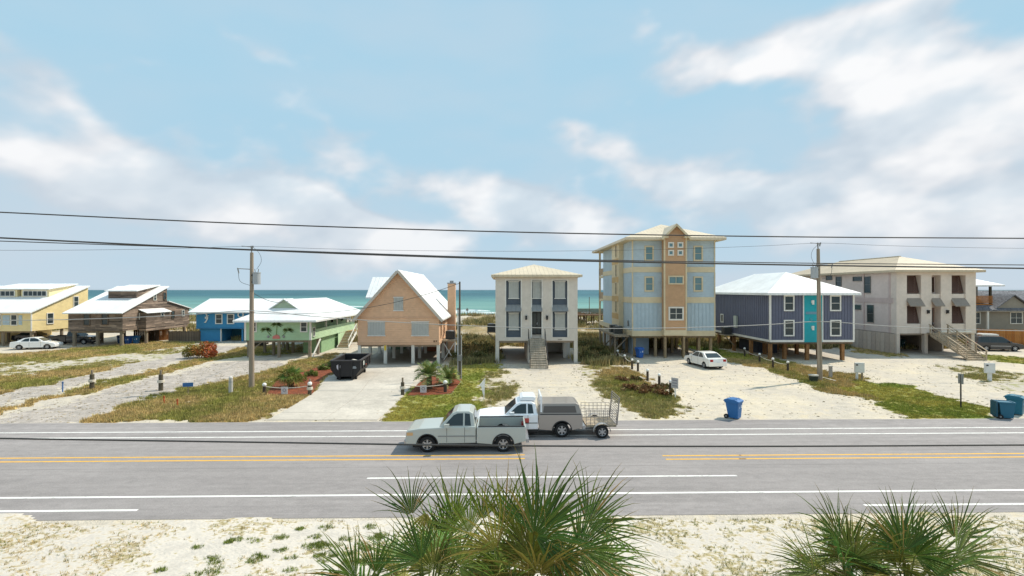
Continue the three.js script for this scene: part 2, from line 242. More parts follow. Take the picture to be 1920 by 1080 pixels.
{
  // the ground: one sheet of sand and turf, dunes behind the houses, the beach going under the water
  const xs = [], zs = []; for (let x = -GX; x <= GX + 0.01; x += 2.7) xs.push(x);
  for (let z = GZ0; z >= GZ1 - 0.01; z -= 2) zs.push(z);
  const pos = [], uv = [], idx = [];
  zs.forEach((z) => xs.forEach((x) => { pos.push(x, groundAt(x, z), z); uv.push((x + GX) / (2 * GX), (z - GZ1) / (GZ0 - GZ1)); }));
  for (let j = 0; j + 1 < zs.length; j++) for (let i = 0; i + 1 < xs.length; i++) { const a = j * xs.length + i, b = a + 1, c = a + xs.length, d = c + 1; idx.push(a, b, c, b, d, c); }
  const g = new THREE.BufferGeometry(); g.setAttribute('position', new THREE.Float32BufferAttribute(pos, 3)); g.setAttribute('uv', new THREE.Float32BufferAttribute(uv, 2)); g.setIndex(idx); g.computeVertexNormals();
  if (g.attributes.normal.getY(5) < 0) { g.setIndex(idx.map((v, i) => idx[i - (i % 3) + [0, 2, 1][i % 3]])); g.computeVertexNormals(); }
  const t = tex(2048, 1100, (u, v) => groundColour(u * 2 * GX - GX, GZ1 + v * (GZ0 - GZ1)));
  t.wrapS = t.wrapT = THREE.ClampToEdgeWrapping;
  const bump = carpetBump.clone(); bump.repeat.set(150, 90); bump.needsUpdate = true;
  struct('ground', g, new THREE.MeshStandardMaterial({ map: t, bumpMap: bump, bumpScale: 0.05, roughness: 1 }));
  // the land beyond that sheet: wings at both sides, the back of the house, the beach
  const sandTile = tex(512, 512, (u, v) => { const a = blot(5, 31)(u, v), b = blot(30, 32, 4)(u, v), s = 1 + (a - 0.5) * 0.2 + (b - 0.5) * 0.2, k = step(0.5, 0.62, a * 0.6 + b * 0.4); return [mix(SAND[0] * s, 140, k * 0.7), mix(SAND[1] * s, 128, k * 0.7), mix(SAND[2] * s, 82, k * 0.7)]; }, true, 0.05);
  const beachTile = tex(512, 512, (u, v) => { const a = blot(5, 36)(u, v), b = blot(40, 37, 4)(u, v), s = 1 + (a - 0.5) * 0.12 + (b - 0.5) * 0.14; return [203 * s, 193 * s, 176 * s]; }, true, 0.06);
  const sheet = (x0, x1, za, zb, nx, nz) => { const gg = new THREE.PlaneGeometry(1, 1, nx, nz), p = gg.attributes.position, w = gg.attributes.uv; for (let i = 0; i < p.count; i++) { const x = mix(x0, x1, p.getX(i) + 0.5), z = mix(za, zb, p.getY(i) + 0.5); p.setXYZ(i, x, groundAt(x, z), z); w.setXY(i, x, z); } gg.computeVertexNormals(); return gg; };
  const sm = new THREE.MeshStandardMaterial({ map: sandTile, roughness: 1, bumpMap: carpetBump, bumpScale: 0.03 }), bm = new THREE.MeshStandardMaterial({ map: beachTile, roughness: 1, bumpMap: carpetBump, bumpScale: 0.02 });
  struct('terrain', sheet(-900, -GX, GZ0, GZ1, 40, 40), sm); struct('terrain', sheet(GX, 900, GZ0, GZ1, 40, 40), sm);
  struct('terrain', sheet(-900, 900, 120, GZ0, 10, 10), sm);
  struct('beach', sheet(-2600, 2600, GZ1, -240, 160, 30), bm);
  // the sea: turquoise over the bars near the shore, deeper teal outside
  const zsea = [-150, -190, -215, -240, -280, -340, -430, -600, -900, -1500, -3000, -7000, -24000], nx = 48, P = [], V = [], I = [], Cc = [];
  zsea.forEach((z, j) => { const h = Math.max(3000, -z * 2.2); for (let i = 0; i <= nx; i++) { const x = mix(-h, h, i / nx); P.push(x, -1.5, z); V.push(x, z); } });
  for (let j = 0; j + 1 < zsea.length; j++) for (let i = 0; i < nx; i++) { const a = j * (nx + 1) + i; I.push(a, a + 1, a + nx + 1, a + 1, a + nx + 2, a + nx + 1); }
  const sg = new THREE.BufferGeometry(); sg.setAttribute('position', new THREE.Float32BufferAttribute(P, 3)); sg.setAttribute('uv', new THREE.Float32BufferAttribute(V, 2)); sg.setIndex(I); sg.computeVertexNormals();
  const uvb = sg.attributes.uv.clone(); for (let i = 0; i < uvb.count; i++) uvb.setXY(i, V[2 * i] / 4000, 90 / Math.max(60, -V[2 * i + 1] - 60)); sg.setAttribute('uv1', uvb);
  const seaTex = tex(512, 512, (u, v) => {                        // v runs from the open sea to the shore
    const d = 60 + 90 / Math.max(v, 0.004), n = fbm2(u * 40, v * 30, 4, 61), w = fbm2(u * 90 + 3, v * 160, 3, 64);
    const bar1 = Math.exp(-Math.pow((d - 262 + (n - 0.5) * 60) / 22, 2)), bar2 = Math.exp(-Math.pow((d - 330 + (n - 0.5) * 80) / 30, 2));
    const t = step(190, 900, d + (n - 0.5) * 220);
    let c = [mix(104, 52, t), mix(146, 98, t), mix(138, 108, t)]; const s = clamp(bar1 * 0.7 + bar2 * 0.4); c = [mix(c[0], 124, s * 0.6), mix(c[1], 158, s * 0.6), mix(c[2], 146, s * 0.6)];
    const q = 1 + (w - 0.5) * 0.3 + (n - 0.5) * 0.14; return c.map((k) => k * q);
  });
  seaTex.channel = 1; seaTex.wrapT = THREE.ClampToEdgeWrapping;
  const waveBump = tex(512, 512, (u, v) => { const a = blot(10, 51)(u, v), b = wrap((p, q) => fbm2(p * 16 + 4, q * 50, 4, 53))(u, v); return a * 0.4 + b * 0.6; }, false, 0.03, 0.03);
  const sea = struct('sea', sg, new THREE.MeshPhysicalMaterial({ map: seaTex, bumpMap: waveBump, bumpScale: 0.6, roughness: 0.55, specularIntensity: 0.4 }));
  // breaking waves: low ragged ridges of foam
  const foamM = mat(240, 244, 242, { roughness: 1 }), R = rng(5), foam = [];
  for (const [d, amp, len] of [[184, 1.6, 1], [196, 2.2, 0.7], [212, 2.6, 0.55], [236, 2.4, 0.4], [262, 2.2, 0.25]]) {
    for (let x = -460; x < 460;) { const L = 12 + R() * 60 * len; if (R() < len * 0.9 + 0.05) { const n = 14, top = [], bot = []; for (let i = 0; i <= n; i++) { const t = i / n, w = Math.sin(t * Math.PI) * amp * (0.35 + 0.9 * R()), xx = x + L * t, zz = -d + Math.sin(xx * 0.02) * 4; top.push([xx, -1.45 + 0.1 * R(), zz - w]); bot.push([xx, -1.35 + 0.5 * Math.sin(t * Math.PI), zz + w * 0.3]); }
      const f = []; for (let i = 0; i < n; i++) { f.push([bot[i], bot[i + 1], top[i + 1], top[i]]); f.push([[bot[i][0], -1.6, bot[i][2] + 0.5], [bot[i + 1][0], -1.6, bot[i + 1][2] + 0.5], bot[i + 1], bot[i]]); } foam.push(poly(f)); } x += L * (1.05 + R() * 0.5 / len); }
  }
  const fm = part('foam', mergeGeometries(foam), foamM, sea); fm.userData.kind = 'stuff';
}
let vergeY;
// the road
const zFar = G(960, 789.5)[1], zNear = G(960, 968)[1];
{
  const asph = tex(1024, 512, (u, v) => {
    const z = mix(0, 12.5, v), a = blot(4, 81)(u, v), b = blot(70, 82, 3)(u, v), c = wrap((p, q) => fbm2(p * 5, q * 60, 4, 86))(u, v), d = hash(Math.floor(u * 1024), Math.floor(v * 512), 3);
    const seam = Math.abs(v - 0.47) < 0.003 || Math.abs(v - 0.8) < 0.002 ? 0.93 : 1;
    const k = (146 + 26 * (a - 0.5) + 22 * (b - 0.5) + 30 * (c - 0.5) + 16 * (d - 0.5)) * seam; return [k * 1.0, k * 0.955, k * 0.935];
  }, true, 1 / 24, 1 / 12.5);
  asph.offset.set(0, -zFar / 12.5 + 0.5);
  const g = box(-900, 900, -0.25, 0.012, zNear, zFar);
  const road = struct('road', g, new THREE.MeshStandardMaterial({ map: asph, bumpMap: grainBump, bumpScale: 0.006, roughness: 0.92 }));
  const wearT = (r, gg, b, s) => tex(512, 32, (u, v) => { const k = step(0.30, 0.44, blot(50, s, 4)(u, v) + 0.04); const n = 1 + (blot(20, s + 4)(u, v) - 0.5) * 0.14; return [mix(140, r, k) * n, mix(138, gg, k) * n, mix(136, b, k) * n]; }, true, 0.12, 2);
  const wp = new THREE.MeshStandardMaterial({ map: wearT(236, 233, 226, 71), roughness: 0.8 }), yp = new THREE.MeshStandardMaterial({ map: wearT(232, 176, 66, 77), roughness: 0.8 });
  const line = (name, m, py0, px0, px1, w) => { const z = G(px0 < 400 ? 0 : px0 > 1300 ? 1920 : 960, py0)[1]; const x0 = px0 <= 0 ? -300 : G(px0, py0)[0], x1 = px1 >= 1920 ? 300 : G(px1, py0)[0]; part(name, box(x0, x1, 0.012, 0.0165, z - w / 2, z + w / 2), m, road); };
  line('lane_line', wp, 812, 0, 1920, 0.12); line('lane_line', wp, 822.5, 0, 1920, 0.12);
  line('centre_line', yp, 859.5, 0, 985, 0.12); line('centre_line', yp, 866.5, 0, 985, 0.12);
  line('centre_line', yp, 850.5, 1380, 1920, 0.12); line('centre_line', yp, 857, 1380, 1920, 0.12);
  for (const p of [850.5, 857]) { const z = G(1920, p)[1]; part('centre_line', box(G(1245, 858)[0], G(1380, 858)[0] + 0.35, 0.012, 0.0165, z - 0.06, z + 0.06), yp, road); }
  line('lane_line', wp, 934, 0, 1920, 0.13); line('lane_line', wp, 959, 0, 255, 0.13); line('lane_line', wp, 895, 690, 1385, 0.12);
  { const z = G(1920, 945)[1]; part('lane_line', box(G(1620, 948)[0], 300, 0.012, 0.0165, z - 0.065, z + 0.065), wp, road); }
  // sandy verge this side of the road, lapping over the edge of the asphalt
  const x0 = -30, x1 = 34, za = zNear - 1.25, zb = -8, nx = 320, nz = 64, pg = new THREE.PlaneGeometry(1, 1, nx, nz), p = pg.attributes.position, w = pg.attributes.uv;
  const edge = (x) => { const t = 960 + FOCAL * x / 16.4; const dip = 0.5 * step(60, 150, t) - 0.25 * step(560, 700, t) + 0.5 * step(1200, 1330, t) - 0.2 * step(1500, 1700, t) ; return zNear - 0.35 + dip + (fbm2(x * 0.5, 3, 4, 95) - 0.5) * 1.0; };
  vergeY = (x, z) => { const e = z - edge(x); return e < 0 ? -0.05 : Math.min(0.05, e * 0.12) + 0.02 + (fbm2(x * 0.8, z * 0.8, 4, 97) - 0.5) * 0.12 * clamp(e); };
  for (let i = 0; i < p.count; i++) { const x = mix(x0, x1, p.getX(i) + 0.5), z = mix(za, zb, 0.5 - p.getY(i)); p.setXYZ(i, x, vergeY(x, z), z); w.setXY(i, (x - x0) / (x1 - x0), (z - za) / (zb - za)); }
  pg.computeVertexNormals();
  const vt = tex(2048, 512, (u, v) => {
    const x = mix(x0, x1, u), z = mix(za, zb, v), a = fbm2(x * 0.5, z * 0.7, 4, 101), b = fbm2(x * 3, z * 4, 4, 105), c = fbm2(x * 11, z * 13, 3, 109), s = 1 + (a - 0.5) * 0.1 + (b - 0.5) * 0.14 + (c - 0.5) * 0.12;
    let k = [207 * s, 198 * s, 185 * s]; const dry = step(0.5, 0.74, a * 0.3 + b * 0.35 + c * 0.35 + (x < -10 ? 0.06 : x > 4 ? 0.05 : -0.03) + (c - 0.5) * 0.25), gr = step(0.52, 0.7, b * 0.45 + c * 0.55 + (a - 0.5) * 0.5 + (x > 4 ? 0.03 : -0.05));
    k = k.map((q, i) => mix(q, [168, 148, 112][i], dry * 0.6)); k = k.map((q, i) => mix(q, [150, 138, 88][i], gr * 0.5)); return k;
  });
  vt.wrapS = vt.wrapT = THREE.ClampToEdgeWrapping; const vb = carpetBump.clone(); vb.repeat.set(26, 6); vb.needsUpdate = true;
  struct('verge', pg, new THREE.MeshStandardMaterial({ map: vt, bumpMap: vb, bumpScale: 0.03, roughness: 1 }));
}
// concrete driveway of the peach house, poured in slabs with open joints
{
  const o = new THREE.Group(); o.name = 'driveway'; o.userData.kind = 'structure'; scene.add(o);
  const L = [[500, 788], [548, 764], [592, 734], [610, 708], [650, 692], [690, 684]], Rr = [[708, 788], [738, 764], [762, 736], [780, 712], [800, 696], [822, 684]];
  const rows = [788, 774, 752, 734, 715, 700, 689, 682];
  const edge = (E, y) => { for (let i = 0; i + 1 < E.length; i++) if (y <= E[i][1] && y >= E[i + 1][1]) { const t = (E[i][1] - y) / (E[i][1] - E[i + 1][1]); return mix(E[i][0], E[i + 1][0], t); } return y > E[0][1] ? E[0][0] : E[E.length - 1][0]; };
  for (let i = 0; i + 1 < rows.length; i++) for (let k = 0; k < 2; k++) {
    const q = (y, t) => { const a = G(mix(edge(L, y), edge(Rr, y), t), y); return a; };
    const A = q(rows[i], k * 0.5), B = q(rows[i], k * 0.5 + 0.5), C = q(rows[i + 1], k * 0.5 + 0.5), D = q(rows[i + 1], k * 0.5), cx = (A[0] + B[0] + C[0] + D[0]) / 4, cz = (A[1] + B[1] + C[1] + D[1]) / 4;
    const sh = [A, B, C, D].map(([x, z]) => [x + Math.sign(cx - x) * 0.012, z + Math.sign(cz - z) * 0.012]);
    part('slab', prism(sh, 'y', -0.05, 0.03 + 0.003 * ((i + k) % 2)), M.concrete, o);
  }
  // red mulch beds either side
  const mulchT = tex(256, 256, (u, v) => { const a = blot(40, 41, 3)(u, v), b = blot(6, 42)(u, v), k = 0.7 + 0.8 * (a - 0.5) + 0.5 * (b - 0.5); return [186 * k, 98 * k, 58 * k]; }, true, 0.6);
  const mm = new THREE.MeshStandardMaterial({ map: mulchT, bumpMap: carpetBump, bumpScale: 0.06, roughness: 1 });
  const bed = (...px) => struct('mulch_bed', prism(px.map(([a, b]) => G(a, b)), 'y', -0.05, 0.045), mm);
  for (const p of BEDS) bed(...p);
}
// ---------------------------------------------------------------- turf and scrub
{
  const R = rng(77);
  const tuftGeo = (n, h, w, spread) => { const f = []; const r = rng(n * 7 + 1); for (let i = 0; i < n; i++) { const a = r() * 6.28, q = Math.sqrt(r()) * spread, x = Math.cos(a) * q, z = Math.sin(a) * q, b = r() * 6.28, l = h * (0.5 + 0.6 * r()), lean = 0.5 * l * r(), wx = Math.cos(b) * w, wz = Math.sin(b) * w, dx = Math.cos(a) * lean, dz = Math.sin(a) * lean; f.push([[x - wx, 0, z - wz], [x + wx, 0, z + wz], [x + dx, l, z + dz]]); } const g = poly(f); return g; };
  const gm = new THREE.MeshStandardMaterial({ color: 0xffffff, roughness: 1, side: THREE.DoubleSide });
  const m4 = new THREE.Matrix4(), q4 = new THREE.Quaternion(), Y = new THREE.Vector3(0, 1, 0), col = new THREE.Color();
  function grow(name, label, category, geo, list) {
    const im = new THREE.InstancedMesh(geo, gm, list.length); im.name = numbered(name); im.castShadow = im.receiveShadow = true;
    list.forEach(([x, y, z, s, c], i) => { q4.setFromAxisAngle(Y, R() * 6.28); m4.compose(new THREE.Vector3(x, y, z), q4, new THREE.Vector3(s, s * (0.7 + 0.6 * R()), s)); im.setMatrixAt(i, m4); col.setRGB(lin(c[0]), lin(c[1]), lin(c[2])); im.setColorAt(i, col); });
    im.userData = { kind: 'stuff', label, category }; scene.add(im);
  }
  const dry = [], green = [], scrub = [], near = [], shrubs = [];
  const tone = (a, b, t, v) => { const k = 0.75 + 0.5 * v; return a.map((c, i) => mix(c, b[i], t) * k); };
  for (let n = 0; n < 420000; n++) {
    const d = 27 + Math.pow(R(), 1.25) * 52, t = (R() * 2 - 1) * 1.08, x = t * d, z = -d; if (z > zFar - 0.15) continue;
    const [kind, k] = cover(x, z); if (kind === 0 || kind === 4) continue;
    const p = patch(x, z), f = fine(x, z), y = groundAt(x, z);
    if (kind === 1 && f + (k - 0.5) * 0.4 > 0.42 + R() * 0.2) dry.push([x, y, z, 0.5 + R() * 0.8, tone([190, 166, 112], [150, 146, 76], step(0.4, 0.65, p + (R() - 0.5) * 0.3), R())]);
    else if (kind === 2 && f + (k - 0.5) * 0.4 > 0.38 + R() * 0.2) green.push([x, y, z, 0.35 + R() * 0.5, tone([180, 166, 86], [142, 148, 64], step(0.35, 0.6, p + (R() - 0.5) * 0.3), R())]);
    else if (kind === 3 && p * 0.5 + f * 0.5 > 0.5 + R() * 0.12) scrub.push([x, y, z, 0.8 + R() * 1.6, tone([174, 150, 106], [118, 120, 72], R(), R())]);
    else if (kind === 5 && p * 0.6 + f * 0.4 > 0.48 + R() * 0.12) dry.push([x, y, z, 0.4 + R() * 0.8, tone([192, 170, 120], [142, 144, 76], R(), R())]);
  }
  for (let n = 0; n < 26000; n++) { const z = -82 - R() * 55, x = (R() * 2 - 1) * 1.05 * -z; const p = patch(x * 0.7, z * 0.7); if (p < 0.5 + R() * 0.14) continue; scrub.push([x, groundAt(x, z), z, 1.2 + R() * 2.4, tone([182, 158, 112], [118, 120, 74], R(), R())]); }
  for (let n = 0; n < 16000; n++) {
    const d = 12.4 + R() * 4, x = (R() * 2 - 1) * 1.1 * d, z = -d; const a = fbm2(x * 0.5, z * 0.7, 4, 101), b = fbm2(x * 3, z * 4, 4, 105);
    if (z < zNear + 0.25) continue;
    if (a * 0.5 + b * 0.5 + (x < -10 ? 0.06 : x > 4 ? 0.05 : -0.03) < 0.48 + R() * 0.16) continue;
    if (vergeY(x, z) < 0) continue; near.push([x, vergeY(x, z) - 0.005, z, 0.3 + R() * 0.5, tone(x < 3 ? [196, 172, 122] : [176, 160, 100], [126, 134, 64], R() < (x < 3 ? 0.2 : 0.5) ? 1 : 0.2 * R(), R())]);
  }
  for (let i = 0; i < 64; i++) { const d = 12.8 + R() * 3, x = -9 + R() * 6.5 + (R() < 0.3 ? R() * 12 - 3 : 0), n = 24 + R() * 40; const sp = 0.08 + R() * 0.12; if (-d < zNear + 0.4) continue; for (let k = 0; k < n; k++) { const a = R() * 6.28, q = Math.sqrt(R()) * sp; near.push([x + Math.cos(a) * q * 1.5, vergeY(x, -d) - 0.005, -d + Math.sin(a) * q, 0.35 + R() * 0.5, tone([112, 128, 52], [142, 150, 74], R(), R())]); } }
  const peb = []; for (let n = 0; n < 26000 && peb.length < 5200; n++) { const d = 27.5 + R() * 24, x = (R() * 2 - 1) * 1.02 * d, z = -d; if (z > zFar - 0.2) continue; const [k] = cover(x, z); if (k !== 0 && k !== 4 && k !== 5) continue; const e = cover(x + 1.1, z)[0] + cover(x - 1.1, z)[0]; if (R() > (e ? 0.9 : 0.16)) continue; const v = R(); peb.push([x, groundAt(x, z), z, 0.4 + R() * R() * 1.6, v < 0.4 ? [146, 132, 108] : v < 0.75 ? [176, 162, 138] : [118, 108, 84]]); }
  grow('ground_litter', 'small stones and dead leaves strewn over the sand', 'litter', new THREE.IcosahedronGeometry(0.05, 0).scale(1.3, 0.5, 1), peb);
  grow('dry_grass', 'dry olive and tan grass on the sandy lots', 'grass', tuftGeo(9, 0.17, 0.016, 0.12), dry);
  grow('green_grass', 'low green lawn grass beside the driveways', 'grass', tuftGeo(9, 0.15, 0.014, 0.12), green);
  grow('dune_scrub', 'brown and olive dune scrub behind the houses', 'scrub', tuftGeo(14, 0.3, 0.03, 0.3), scrub);
  grow('verge_weeds', 'sparse weeds and dry grass on the near sandy verge', 'grass', tuftGeo(8, 0.13, 0.008, 0.07), near);
}

// ---------------------------------------------------------------- houses
class Bld {
  constructor(name, label, pxL, pxR, pyBase) { const [x, z] = G((pxL + pxR) / 2, pyBase); this.cx = x; this.cz = z; this.g = thing(name, label, 'house', x, z); this.L = this.x(pxL); this.R = this.x(pxR); }
  x(px, lz = 0) { return xAt(px, -this.cz - lz) - this.cx; }
  y(py, lx = 0, lz = 0) { return yAt(py, lx + this.cx, lz + this.cz); }
  z(px, lx) { return zAt(px, lx + this.cx) - this.cz; }
  add(name, geo, m, parent = this.g, label) { return part(name, geo, m, parent, label); }
  box(name, x0, x1, y0, y1, z0, z1, m, parent = this.g) { return part(name, box(x0, x1, y0, y1, z0, z1), m, parent); }
  posts(list, h, w, m, y0 = -0.1) { for (const [x, z] of list) this.box('post', x - w / 2, x + w / 2, y0, h, z - w / 2, z + w / 2, m); }
  piles(list, h, r, m) { for (const [x, z] of list) { const o = this.add('pile', new THREE.CylinderGeometry(r * 0.94, r, h + 0.1, 12), m); o.position.set(x, h / 2 - 0.05, z); } }
}
const FACE = { f: 0, r: Math.PI / 2, l: -Math.PI / 2, b: Math.PI };
function win(b, face, x, y, z, w, h, { cols = 1, rows = 2, f = M.trim, fw = 0.11, d = 0.08, glass = M.glass, name = 'window' } = {}) {
  const mb = 0.045, gs = [box(-w / 2 - fw, -w / 2, -h / 2 - fw, h / 2 + fw, 0, d), box(w / 2, w / 2 + fw, -h / 2 - fw, h / 2 + fw, 0, d), box(-w / 2, w / 2, h / 2, h / 2 + fw, 0, d + 0.006), box(-w / 2, w / 2, -h / 2 - fw, -h / 2, 0, d + 0.02)];
  for (let i = 1; i < cols; i++) { const u = -w / 2 + w * i / cols; gs.push(box(u - mb / 2, u + mb / 2, -h / 2, h / 2, 0.01, d - 0.015)); }
  for (let i = 1; i < rows; i++) { const v = -h / 2 + h * i / rows; gs.push(box(-w / 2, w / 2, v - mb / 2, v + mb / 2, 0.012, d - 0.01)); }
  const o = b.add(name, mergeGeometries(gs), f); o.position.set(x, y, z); o.rotation.y = FACE[face];
  const pw = w / cols, ph = h / rows;
  for (let i = 0; i < cols; i++) for (let j = 0; j < rows; j++) { const p = part('pane', box(-pw / 2 + 0.004, pw / 2 - 0.004, -ph / 2 + 0.004, ph / 2 - 0.004, 0.008, 0.02 + 0.012 * (j % 2)), glass, o); p.position.set(-w / 2 + pw * (i + 0.5), -h / 2 + ph * (j + 0.5), 0); }
  return o;
}
const winPx = (b, x0, x1, y0, y1, lz, o) => { const a = b.x(x0, lz), c = b.x(x1, lz), t = b.y(y0, (a + c) / 2, lz), u = b.y(y1, (a + c) / 2, lz); return win(b, 'f', (a + c) / 2, (t + u) / 2, lz + 0.003, c - a, t - u, o); };
function hurricane(b, x0, x1, y0, y1, z) {                        // corrugated storm panels bolted over an opening
  const n = Math.max(3, Math.round((x1 - x0) / 0.28)), o = b.add('storm_shutter', flat([box(x0 - 0.06, x1 + 0.06, y1, y1 + 0.07, z, z + 0.1), box(x0 - 0.06, x1 + 0.06, y0 - 0.07, y0, z, z + 0.1)]), M.white);
  for (let i = 0; i < n; i++) { const a = mix(x0, x1, i / n), c = mix(x0, x1, (i + 1) / n); part('panel', flat([box(a, mix(a, c, 0.5), y0, y1, z + 0.005, z + 0.075), box(mix(a, c, 0.5), c, y0, y1, z + 0.005, z + 0.04)]), M.shutter, o); }
  return o;
}
function lampOn(b, x, y, z, face = 'f') { const o = b.add('wall_lamp', flat([box(-0.06, 0.06, -0.2, 0.2, 0, 0.03), box(-0.09, 0.09, -0.16, 0.16, 0.06, 0.24), box(-0.11, 0.11, 0.16, 0.22, 0.02, 0.26)]), M.black); o.position.set(x, y, z); o.rotation.y = FACE[face]; return o; }
function acUnit(b, x, y, z) { const o = b.add('air_conditioner', box(-0.45, 0.45, 0, 0.85, -0.42, 0.42), mat(70, 72, 70, { roughness: 0.7 })); o.position.set(x, y, z); part('grille', flat([...Array(6)].map((_, i) => box(-0.46, 0.46, 0.1 + i * 0.12, 0.14 + i * 0.12, -0.43, 0.43))), M.dark, o); const f = part('fan_cover', new THREE.CylinderGeometry(0.34, 0.36, 0.05, 16), M.galv, o); f.position.y = 0.875; return o; }
function steps(b, n, x0, x1, y0, y1, z0, z1, mt, ms, rails, railM) {  // flight along z from (y0,z0) at the foot to (y1,z1)
  const dz = (z1 - z0) / n, dy = (y1 - y0) / n;
  for (let i = 0; i < n; i++) b.box('tread', x0, x1, y0 + dy * (i + 1) - 0.06, y0 + dy * (i + 1), z0 + dz * i, z0 + dz * (i + 1) + dz * 0.12, mt);
  for (let i = 0; i < n; i++) b.box('riser', x0 + 0.01, x1 - 0.01, y0 + dy * i - (i ? 0 : 0.04), y0 + dy * (i + 1) - 0.061, z0 + dz * i + dz * 0.06, z0 + dz * i + dz * 0.14, ms);
  for (const x of [x0, x1]) { const s = x === x0 ? -1 : 1; b.add('stringer', prism([[z0 - 0.1 * Math.sign(dz), y0 - 0.05], [z0, y0 + 0.2], [z1, y1 + 0.02], [z1, y1 - 0.34]], 'x', x + s * 0.002, x + s * 0.07), ms); }
  for (const x of rails) { b.add('handrail', beam([x, y0 + 0.95, z0], [x, y1 + 0.95, z1], 0.07, 0.07), railM); for (let i = 0; i <= 3; i++) { const t = i / 3; b.add('rail_post', beam([x, y0 + (y1 - y0) * t - 0.05, z0 + (z1 - z0) * t], [x, y0 + (y1 - y0) * t + 0.95, z0 + (z1 - z0) * t], 0.06), railM); } }
}
const roofWhite = ribbed(246, 247, 246), roofCream = ribbed(224, 208, 180), roofTan = ribbed(204, 186, 158);

// cream house, far left: shed roof climbing towards the sea, two clerestory dormers
{
  const b = new Bld('cream_house', 'pale yellow stilt house with shed roof and clerestory dormers at the left edge', -120, 59, 650), g = b.g, R = b.R, L = b.L - 3;
  const yb = b.y(621, R), ye = b.y(585, R), zk = b.z(165, R), yt = 7.75, wall = lap(244, 222, 164), sidew = lap(250, 232, 182);
  b.add('wall', prism([[0, yb], [0, ye], [zk, yt], [zk, yb]], 'x', L, R), wall);
  const t = (z) => ye + (yt - ye) * (z / zk);
  b.add('roof', slab([[L - 0.4, t(0.5) + 0.16, 0.5], [R + 0.3, t(0.5) + 0.16, 0.5], [R + 0.3, t(zk) + 0.16, zk], [L - 0.4, t(zk) + 0.16, zk]], 0.14), roofWhite);
  for (const [p0, p1] of [[40, 92], [-20, 32]]) {
    const zd = zk * 0.52, x0 = b.x(p0, zd), x1 = b.x(p1, zd), h = t(zd) + 1.15;
    const d = b.add('dormer', prism([[zd, t(zd)], [zd, h], [zk + 0.05, h + 0.7], [zk + 0.05, t(zk)]], 'x', x0, x1), sidew);
    part('dormer_roof', slab([[x0 - 0.3, h + 0.14, zd + 0.4], [x1 + 0.3, h + 0.14, zd + 0.4], [x1 + 0.3, h + 0.9, zk - 0.2], [x0 - 0.3, h + 0.9, zk - 0.2]], 0.12), roofWhite, d);
    win(b, 'f', (x0 + x1) / 2, h - 0.52, zd + 0.004, x1 - x0 - 0.7, 0.62, { cols: 5, rows: 1, f: M.white });
  }
  for (const px of [27, -3]) { const o = winPx(b, px - 5, px + 5, 591, 609, 0, { rows: 2 }); for (const s of [-1, 1]) { const sh = part('shutter', flat([...Array(7)].map((_, i) => box(-0.22, 0.22, -0.62 + i * 0.18, -0.47 + i * 0.18, 0, 0.04 + 0.012 * (i % 2)))), paint(186, 208, 222), o); sh.position.x = s * 0.78; } }
  b.box('corner_board', R - 0.06, R + 0.05, yb, ye - 0.05, -0.06, 0.05, M.white);
  win(b, 'r', R + 0.003, b.y(597, R, -2.6), -2.7, 0.85, 1.3); win(b, 'r', R + 0.003, b.y(566, R, zk * 0.75), zk * 0.76, 0.7, 1.4);
  b.piles([[R - 0.4, -0.5], [R - 4, -0.5], [R - 7.6, -0.5], [R - 0.4, -5], [R - 4, -5], [R - 0.4, zk + 0.4], [R - 7.6, -5]], yb + 0.03, 0.2, M.post);
  b.box('store_room', L + 1, R - 5, 0, yb, zk + 0.2, zk + 3.2, wall); b.box('floor_beam', L, R - 0.02, yb - 0.22, yb - 0.002, -0.62, -0.4, M.post);
  b.box('carport_slab', L, R + 0.5, -0.1, 0.03, zk, 0.3, M.concrete);
}
